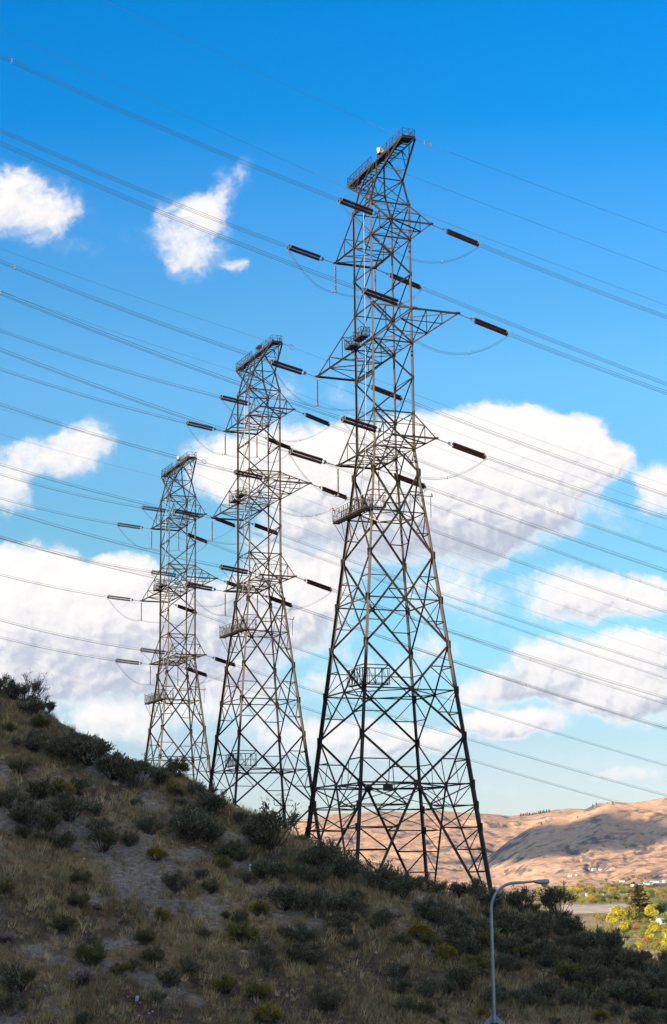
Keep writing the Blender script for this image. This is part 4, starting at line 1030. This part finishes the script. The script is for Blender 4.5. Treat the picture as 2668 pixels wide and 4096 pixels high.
ST = [(220, 3930), (240, 3942), (205, 3915), (290, 3915), (395, 3955), (430, 3958), (715, 3962), (750, 4006), (822, 3994), (595, 4058), (555, 4070), (600, 4062), (610, 4050), (540, 4026), (112, 4060), (925, 4085), (657, 3999), (512, 3990), (293, 3470), (352, 3486), (970, 3545), (1502, 3815), (612, 3222), (400, 3188), (410, 3277), (1170, 3640), (870, 4040), (478, 3978), (355, 3935), (180, 3950)]
SX = sorted(ST); 
for i, (x, y) in enumerate(SX):
    stone('stone', x, y, rnd.uniform(7, 15), f"{ordn(i)} small pale stone from the left among those scattered over the slope")
g_ = random.Random(8); dk = []
for i in range(26): dk.append((g_.uniform(395, 560), 0))
for i, (x, _) in enumerate(sorted(dk)): stone('stone', x, 3940+(x-395)*.42+g_.uniform(-22, 22), g_.uniform(8, 22), f"{ordn(i)} dark stone from the left in the rubble around the tall pale slab", M_dk, (1, .8, .6), 'dark rubble stones')

# ------------------------------------------------------------------ street lamp, sign, marker post
M_lampg = mat('lamp_grey', (.32, .36, .39), .4, .5, .15, 4); M_lens = mat('lamp_lens', (.55, .55, .5), .12)
M_sign = mat('sign_back', (.30, .31, .33), .45, .6, .12, 5)
def lamp(label, base, H=9.35, yaw=0):
    T = thing('street_lamp', label, 'street lamp', base)
    m = MB(); pts = [(0, 0, 0), (0, 0, 3), (0, 0, H-1.55)]
    for i in range(1, 13):
        a = math.pi/2*i/12; pts.append((1.15*(1-math.cos(a)), 0, H-1.55+1.30*math.sin(a)))
    pts += [(1.6, 0, H-.235), (1.93, 0, H-.21)]
    rs = [.092, .086, .075]+[.073]*12+[.062, .055]
    m.tube(pts, rs, 12); m.build('pole', M_lampg, T, True)
    m = MB(); m.lathe([(.19, 0), (.19, .04), (.12, .06)], 10); m.build('base_plate', M_lampg, T)
    m = MB(); m.tube([(1.9, 0, H-.21), (2.05, 0, H-.205)], .045, 8)
    sec = [(1.98, .06, H-.24, H-.15), (2.1, .11, H-.29, H-.13), (2.35, .16, H-.345, H-.11), (2.6, .17, H-.36, H-.095), (2.72, .14, H-.31, H-.11), (2.76, .07, H-.25, H-.15)]
    vs = []; n = 10
    for x, wy, z0, z1 in sec:
        for k in range(n):
            a = 2*math.pi*k/n; c, s = math.cos(a), math.sin(a)
            vs.append((x, wy*np.sign(c)*abs(c)**.6, (z0+z1)/2+(z1-z0)/2*np.sign(s)*abs(s)**.6))
    fs = [(i*n+k, i*n+(k+1) % n, (i+1)*n+(k+1) % n, (i+1)*n+k) for i in range(len(sec)-1) for k in range(n)]+[tuple(range(n-1, -1, -1)), tuple((len(sec)-1)*n+k for k in range(n))]
    m.add(vs, fs); hd = m.build('luminaire', M_lampg, T, True)
    m = MB(); m.lathe([(.135, .0), (.13, -.05), (.09, -.10), (.0, -.12)], 12, 'z', (2.53, 0, H-.345)); m.build('lens', M_lens, hd, True)
    T.rotation_euler = (0, 0, yaw)
    return T
u, v = ray(1972, 3900); DL = 85.0
lb = Vector((u*DL, DL, float(h_near(np.array([u*DL]), np.array([DL]), False)[0])))
zt = ray(2060, 3530)[1]*DL
LMP = lamp('grey curved-arm street lamp at the bottom right with a diamond sign on its pole', (lb.x, lb.y, zt-9.35+.24), 9.35, -.12)
m = MB(); zs = ray(1972, 4093)[1]*DL; hw = .47
m.add([(0, .0, hw), (hw, 0, 0), (0, 0, -hw), (-hw, 0, 0), (0, .012, hw), (hw, .012, 0), (0, .012, -hw), (-hw, .012, 0)], [(0, 1, 2, 3), (7, 6, 5, 4), (0, 4, 5, 1), (1, 5, 6, 2), (2, 6, 7, 3), (3, 7, 4, 0)])
so_ = thing('road_sign', 'diamond road sign seen from its grey back, strapped to the street lamp pole', 'sign', (lb.x, lb.y+.125, zs))
m.build('sign_plate', M_sign, so_); m = MB(); m.bx(-.17, .17, -.235, -.005, -.025, .02); m.build('strap', M_black, so_)
p = hit(1001, 3490)
mk = thing('marker_post', 'small white marker post with an orange band below the middle tower', 'post', p)
m = MB(); m.bx(-.05, .05, -.02, .02, -.1, .38); m.build('post', M_white, mk); m = MB(); m.bx(-.055, .055, -.025, .025, .20, .28); m.build('band', mat('orange_band', (.6, .22, .03), .6), mk)
m = MB(); m.bx(-.052, .052, -.022, .022, .38, .50); m.build('cap', mat('blue_cap', (.05, .16, .32), .6), mk)

# ------------------------------------------------------------------ valley town
def crown_tree(name, seed, h, w_, pal, n, conifer=False, leaf=.5):
    g = np.random.RandomState(seed); T = thing(name, 'x', 'tree'); m = MB(); 
    m.tube([(0, 0, -.5), (g.normal(0, .1), g.normal(0, .1), h*.45), (g.normal(0, .2), g.normal(0, .2), h*(.95 if conifer else .75))], [h*.022, h*.015, h*.004], 6, False)
    if conifer:
        z = (g.uniform(.06, 1, n)**.85); rad = (1-z)*w_*.5*(1+.3*np.sin(z*46+g.uniform(0, 6)))*g.uniform(.55, 1.05, n)+.15
        a = g.uniform(0, 6.28, n); C = np.stack([np.cos(a)*rad, np.sin(a)*rad, z*h-rad*.18], -1)
        D = unit(np.stack([np.cos(a), np.sin(a), 0*a-.15], -1)+g.normal(0, .3, (n, 3)))
        clump = .75+.5*vnoise(a*2.5, z*16, seed)
    else:
        L = 13; lc = g.normal(0, 1, (L, 3)); lc = unit(lc)*g.uniform(.25, .8, L)[:, None]*[w_*.5, w_*.5, h*.30]+[0, 0, h*.60]; lr = g.uniform(.16, .30, L)*w_
        for i in range(8): m.tube([(0, 0, h*g.uniform(.2, .45)), tuple(lc[i])], [h*.009, h*.003], 4, False)
        k = g.randint(0, L, n); dv = unit(g.normal(0, 1, (n, 3))); C = lc[k]+dv*(lr[k]*g.uniform(.55, 1.05, n))[:, None]*[1, 1, .85]
        D = unit(dv+g.normal(0, .7, (n, 3))+[0, 0, .2]); clump = g.uniform(.7, 1.3, L)[k]
    m.build('trunk', M_twig, T)
    Wd = unit(np.cross(D, g.normal(0, 1, (n, 3)))); s = g.uniform(.6, 1.3, n)*leaf
    v, f_ = quads(C, D, Wd, s, s*.8)
    p = np.array(pal); c = p[g.randint(0, len(p), n)]*(g.uniform(.75, 1.25, n)*clump)[:, None]
    npmesh('crown', v, f_, M_leaf, False, np.repeat(c, 4, 0), T)
    T['h'] = h; del T['h']
    return T
YG = [(.48, .40, .03), (.36, .36, .035), (.55, .42, .035)]; GR_ = [(.09, .13, .035), (.12, .15, .04), (.07, .10, .03)]; OR = [(.40, .20, .04), (.34, .22, .05)]; MIX = [(.26, .25, .05), (.18, .20, .045), (.34, .27, .06)]; RD = [(.13, .06, .05), (.10, .07, .06)]
TP = {'yellow': (crown_tree('yellow_tree', 201, 12, 10, YG, 1500), 12, 'yellow-leaved tree'), 'green': (crown_tree('green_tree', 202, 12, 10, GR_, 1500), 12, 'dark green leafy tree'),
      'mixed': (crown_tree('autumn_tree', 203, 12, 11, MIX, 1500), 12, 'olive-green tree'), 'orange': (crown_tree('orange_tree', 204, 10, 8, OR, 900), 10, 'orange autumn tree'), 'red': (crown_tree('purple_tree', 205, 9, 9, RD, 900), 9, 'dark purple-leaved tree'),
      'conifer': (crown_tree('conifer', 206, 22, 11, [(.15, .13, .045), (.20, .16, .05), (.11, .10, .04), (.25, .19, .06)], 5500, True, .9), 22, 'conifer'), 'fir': (crown_tree('fir_tree', 207, 12, 5, [(.03, .045, .025), (.025, .035, .02)], 500, True, .8), 12, 'dark fir')}
tu = set(); trees = []
def tree(kind, x, y, hpx, label=None, ws=1.0):
    p = hit(x, y, h_far, 420, 8200, 9000)
    if p is None: return None
    pr, h, nm = TP[kind]; o = pr if kind not in tu else dup(pr); tu.add(kind)
    s = hpx/(FPX/p.y)/h; o.location = p; o.scale = (s*ws, s*ws, s); o.rotation_euler = (0, 0, rnd.uniform(0, 6.28))
    o['category'] = 'tree'; o['group'] = 'trees of the valley town' if kind != 'fir' else 'firs on the far ridge'
    trees.append((o, kind, x, y, label)); return o
tree('conifer', 2560, 3688, 140, 'tall broad conifer, the biggest tree of the valley, at the right edge', 2.0)
for x, y, h, k in [(2478, 3700, 90, 'yellow'), (2512, 3695, 78, 'mixed'), (2450, 3715, 75, 'yellow'), (2608, 3690, 85, 'yellow'), (2640, 3685, 75, 'green'), (2664, 3682, 95, 'green'), (2665, 3700, 60, 'mixed'), (2520, 3730, 62, 'mixed'), (2495, 3738, 60, 'yellow'), (2545, 3735, 45, 'orange'),
                    (2620, 3742, 68, 'yellow'), (2600, 3770, 60, 'yellow'), (2640, 3790, 55, 'mixed'), (2590, 3790, 50, 'orange'), (2665, 3800, 60, 'yellow'), (2570, 3770, 50, 'mixed'), (2410, 3700, 50, 'mixed'), (2620, 3820, 60, 'mixed'), (2655, 3840, 70, 'mixed')]: tree(k, x, y, h*.92, None, 1.1)
g2 = random.Random(12)
for i in range(34):
    x = g2.uniform(2400, 2690); y = g2.uniform(3690, 3860)
    tree(g2.choices(['yellow', 'mixed', 'green', 'orange'], [3, 6, 4, 1])[0], x, y, g2.uniform(24, 46), None, g2.uniform(1.0, 1.5))
for i in range(170):
    x = g2.uniform(2150, 2690); y = g2.uniform(3562, 3622)
    if x > 2560: y = g2.uniform(3572, 3600)
    k = g2.choices(['yellow', 'green', 'mixed', 'orange', 'red'], [4, 5, 7, 1, .6])[0]; tree(k, x, y, g2.uniform(17, 34), None, g2.uniform(1.0, 1.6))
for i in range(34):
    x = g2.uniform(2290, 2680); y = g2.uniform(3520, 3556)-(x-2290)*.02
    tree(g2.choices(['green', 'mixed', 'yellow', 'orange'], [5, 5, 2, .7])[0], x, y, g2.uniform(9, 20), None, 1.3)
for i in range(26):
    x = g2.uniform(1500, 2668); y = g2.uniform(3380, 3510)
    tree(g2.choice(['green', 'mixed']), x, y, g2.uniform(4, 8), None, 1.4)
for i in range(26): x = 2070+i*5.2+g2.uniform(-3, 3); tree('fir', x, float(np.interp(x, [2040, 2120, 2200], [3268, 3260, 3247]))+2, g2.uniform(7, 14)) if i > 1 else None
for x, y, h in ((2371, 3228, 12), (2385, 3220, 11), (2452, 3218, 12), (2428, 3216, 8), (2166, 3300, 12), (2310, 3272, 8)): tree('fir', x, y, h)
tc_ = {}
TC = [(1950, 'behind tallest tower'), (2280, 'behind street lamp'), (2400, 'left of tall conifer'), (2520, 'just left of tall conifer'), (2600, 'beside tall conifer'), (9999, 'right of tall conifer')]
for o, k, x, y, lab in trees:
    if lab: o['label'] = lab; continue
    row = 'near valley' if y > 3640 else 'middle valley' if y > 3560 else 'far edge of town' if y > 3512 else 'far hills'
    tc_.setdefault((k, row, next(c for xx, c in TC if x < xx)), []).append((x, o))
for (k, row, col), L in tc_.items():
    L.sort(key=lambda q: q[0])
    for i, (x, o) in enumerate(L): o['label'] = f"{TP[k][2]}, {row}, {col}" if len(L) == 1 else f"{ordn(i)} {TP[k][2]} from left, {row}, {col}"
for k in TP:
    if k not in tu: bpy.data.objects.remove(TP[k][0])
M_wall = mat('house_wall', (.72, .70, .64), .8, 0, .1, .5); M_wall2 = mat('house_wall_tan', (.55, .46, .34), .8, 0, .1, .5)
M_roofs = [mat('roof_white', (.62, .62, .62), .5), mat('roof_grey', (.25, .25, .26), .8, 0, .15, 1), mat('roof_teal', (.10, .25, .22), .6), mat('roof_brown', (.24, .16, .11), .8, 0, .2, 1)]
M_win = mat('window_glass', (.05, .06, .07), .1)
def house(x, y, wpx, yaw, roof, wall, label, asp=.6):
    p = hit(x, y, h_far, 420, 8200, 9000)
    if p is None: return
    Lh = wpx/(FPX/p.y)/2; Wh = Lh*asp; Hh = 2.9; T = thing('house', label, 'house', p, 'houses of the valley town')
    m = MB(); m.bx(-Lh, Lh, -Wh, Wh, -1, Hh); m.add([(-Lh, -Wh, Hh), (-Lh, Wh, Hh), (-Lh, 0, Hh+Wh*.5), (Lh, -Wh, Hh), (Lh, Wh, Hh), (Lh, 0, Hh+Wh*.5)], [(0, 2, 1), (3, 4, 5)]); m.build('wall', wall, T)
    m = MB(); e = .5
    for s in (-1, 1): m.add([(-Lh-e, s*(Wh+e), Hh-.25+.02), (Lh+e, s*(Wh+e), Hh-.23), (Lh+e, 0, Hh+Wh*.5+.06), (-Lh-e, 0, Hh+Wh*.5+.06), (-Lh-e, s*(Wh+e), Hh-.05), (Lh+e, s*(Wh+e), Hh-.05), (Lh+e, 0, Hh+Wh*.5+.25), (-Lh-e, 0, Hh+Wh*.5+.25)], [(0, 1, 2, 3), (7, 6, 5, 4), (0, 4, 5, 1), (1, 5, 6, 2), (3, 7, 4, 0)])
    m.build('roof', roof, T)
    for xx in (-.6, .0, .55):
        m = MB(); m.bx(xx*Lh-.6, xx*Lh+.6, -Wh-.06, -Wh-.01, .9, 2.2); m.build('window', M_win, T)
    m = MB(); m.bx(.28*Lh-.5, .28*Lh+.5, -Wh-.06, -Wh-.01, 0, 2.1); m.build('door', M_wall2, T)
    T.rotation_euler = (0, 0, yaw)
house(2655, 3697, 48, .5, M_roofs[0], M_wall, 'near white house with a pale metal roof at the right edge')
house(2628, 3688, 30, -.6, M_roofs[0], M_wall, 'small white-roofed house just left of the near white house', .7)
house(2618, 3662, 24, .3, M_roofs[0], M_wall, 'white-roofed house between the tall conifer and the right edge')
HS = [(2495, 3553, 26, 3, 1, 'tan-gabled house just above the tree belt left of the tall conifer'), (2533, 3546, 18, 0, 0, 'white house left of the two long white sheds'), (2560, 3545, 20, 0, 0, 'long white shed above the conifer top'), (2592, 3538, 34, 2, 0, 'teal-roofed building above and right of the tall conifer'),
      (2610, 3532, 18, 0, 0, 'white house right of the teal-roofed building'), (2630, 3530, 14, 1, 0, 'small grey-roofed house right of the teal-roofed building'), (2661, 3528, 18, 0, 0, 'white house on the far edge of town at the right edge'), (2488, 3527, 20, 2, 0, 'blue-white house at the far edge of town left of the conifer'),
      (2280, 3507, 14, 0, 0, 'small white house alone on the golden slope right of the lamp'), (2305, 3503, 8, 0, 0, 'tiny white shed beside the lone white house'), (2376, 3482, 18, 0, 0, 'long pale barn on the hillside road'), (2403, 3480, 18, 3, 0, 'brown-roofed barn beside the pale barn on the hillside road'), (2350, 3584, 14, 0, 0, 'white house among the trees left of the conifer'), (2410, 3584, 10, 1, 0, 'grey-roofed house among the trees left of the conifer'), (2522, 3577, 10, 0, 0, 'white house in the tree belt beside the conifer'), (2630, 3578, 16, 0, 0, 'white house right of the conifer below the ploughed field')]
for i, (x, y, wp, r_, wl, lab) in enumerate(HS): house(x, y, wp, [.2, -.3, .5, 0][i % 4], M_roofs[r_], M_wall2 if wl else M_wall, lab)
for x, y, lab in ((2474, 3690, 'leftmost of three tiny curved-arm street lamps before the yellow trees'), (2478, 3700, 'middle of three tiny curved-arm street lamps before the yellow trees'), (2487, 3706, 'rightmost of three tiny curved-arm street lamps before the yellow trees')):
    u, v = ray(x, y); Yd = 760.0; zt_ = ray(x, y-50)[1]*Yd; zg = float(h_far(np.array([u*Yd]), np.array([Yd]))[0])
    o = dup(LMP); o['label'] = lab; s = (zt_-zg)/9.35; s = min(max(s, .7), .95); o.location = (u*Yd, Yd, zg); o.scale = (s, s, s); o.rotation_euler = (0, 0, 0); o['group'] = 'street lamps in the valley'
u, v = ray(2661, 3720); Yd = 900.0; zg = float(h_far(np.array([u*Yd]), np.array([Yd]))[0])
pl = thing('flagpole', 'tall white pole in front of the near white house', 'pole', (u*Yd, Yd, zg)); m = MB(); m.tube([(0, 0, 0), (0, 0, 7)], [.22, .14], 8); m.build('pole', M_white, pl); m = MB(); m.lathe([(0, 6.9), (.3, 7.0), (.3, 7.25), (0, 7.35)], 8); m.build('finial', M_white, pl)
def far_pylon(x, y0, y1, Y, label):
    u, v = ray(x, y1); H = (ray(x, y0)[1]-v)*Y; T = thing('transmission_tower', label, 'pylon', (u*Y, Y, v*Y), 'faint far pylons'); m = MB(); b = H*.11
    def c(i, z): f = max(.16, 1-z/H*1.15); return Vector(((1 if i in (0, 3) else -1)*b*f, (1 if i < 2 else -1)*b*f, z))
    for i in range(4): m.angle(c(i, -H*.4), c(i, H), .45)
    m.build('frame', M_steel, T); m = MB()
    for j in range(8):
        for i in range(4): m.angle(c(i, H*j/8), c((i+1) % 4, H*(j+1)/8), .22); m.angle(c((i+1) % 4, H*j/8), c(i, H*(j+1)/8), .22)
    m.build('bracing', M_steel, T)
    for z, w_ in ((.70, .2), (.82, .26), (.94, .18)):
        m = MB()
        for s in (-1, 1): m.angle((0, 0, H*z), (s*H*w_*.9, s*H*w_*.4, H*z), .35); m.angle((0, 0, H*(z+.06)), (s*H*w_*.9, s*H*w_*.4, H*z), .25)
        m.build('crossarm', M_steel, T)
far_pylon(1132, 3170, 3345, 1500, 'faint distant lattice pylon between the legs of the middle tower')
# ------------------------------------------------------------------ thin valley air
def air():
    x, z0, z1 = 10700.0, -600.0, 560.0
    m = MB(); m.bx(-x, x, -x, x, z0, z1)
    mt = bpy.data.materials.new('haze'); mt.use_nodes = True; t = mt.node_tree; t.nodes.clear()
    o_ = t.nodes.new('ShaderNodeOutputMaterial'); v_ = t.nodes.new('ShaderNodeVolumePrincipled')
    v_.inputs['Color'].default_value = (.44, .66, 1.0, 1); v_.inputs['Density'].default_value = 1.0e-5; v_.inputs['Anisotropy'].default_value = 0.0
    t.links.new(v_.outputs[0], o_.inputs['Volume'])
    tag(m.build('haze', mt), kind='stuff')
air()
bpy.context.view_layer.update()
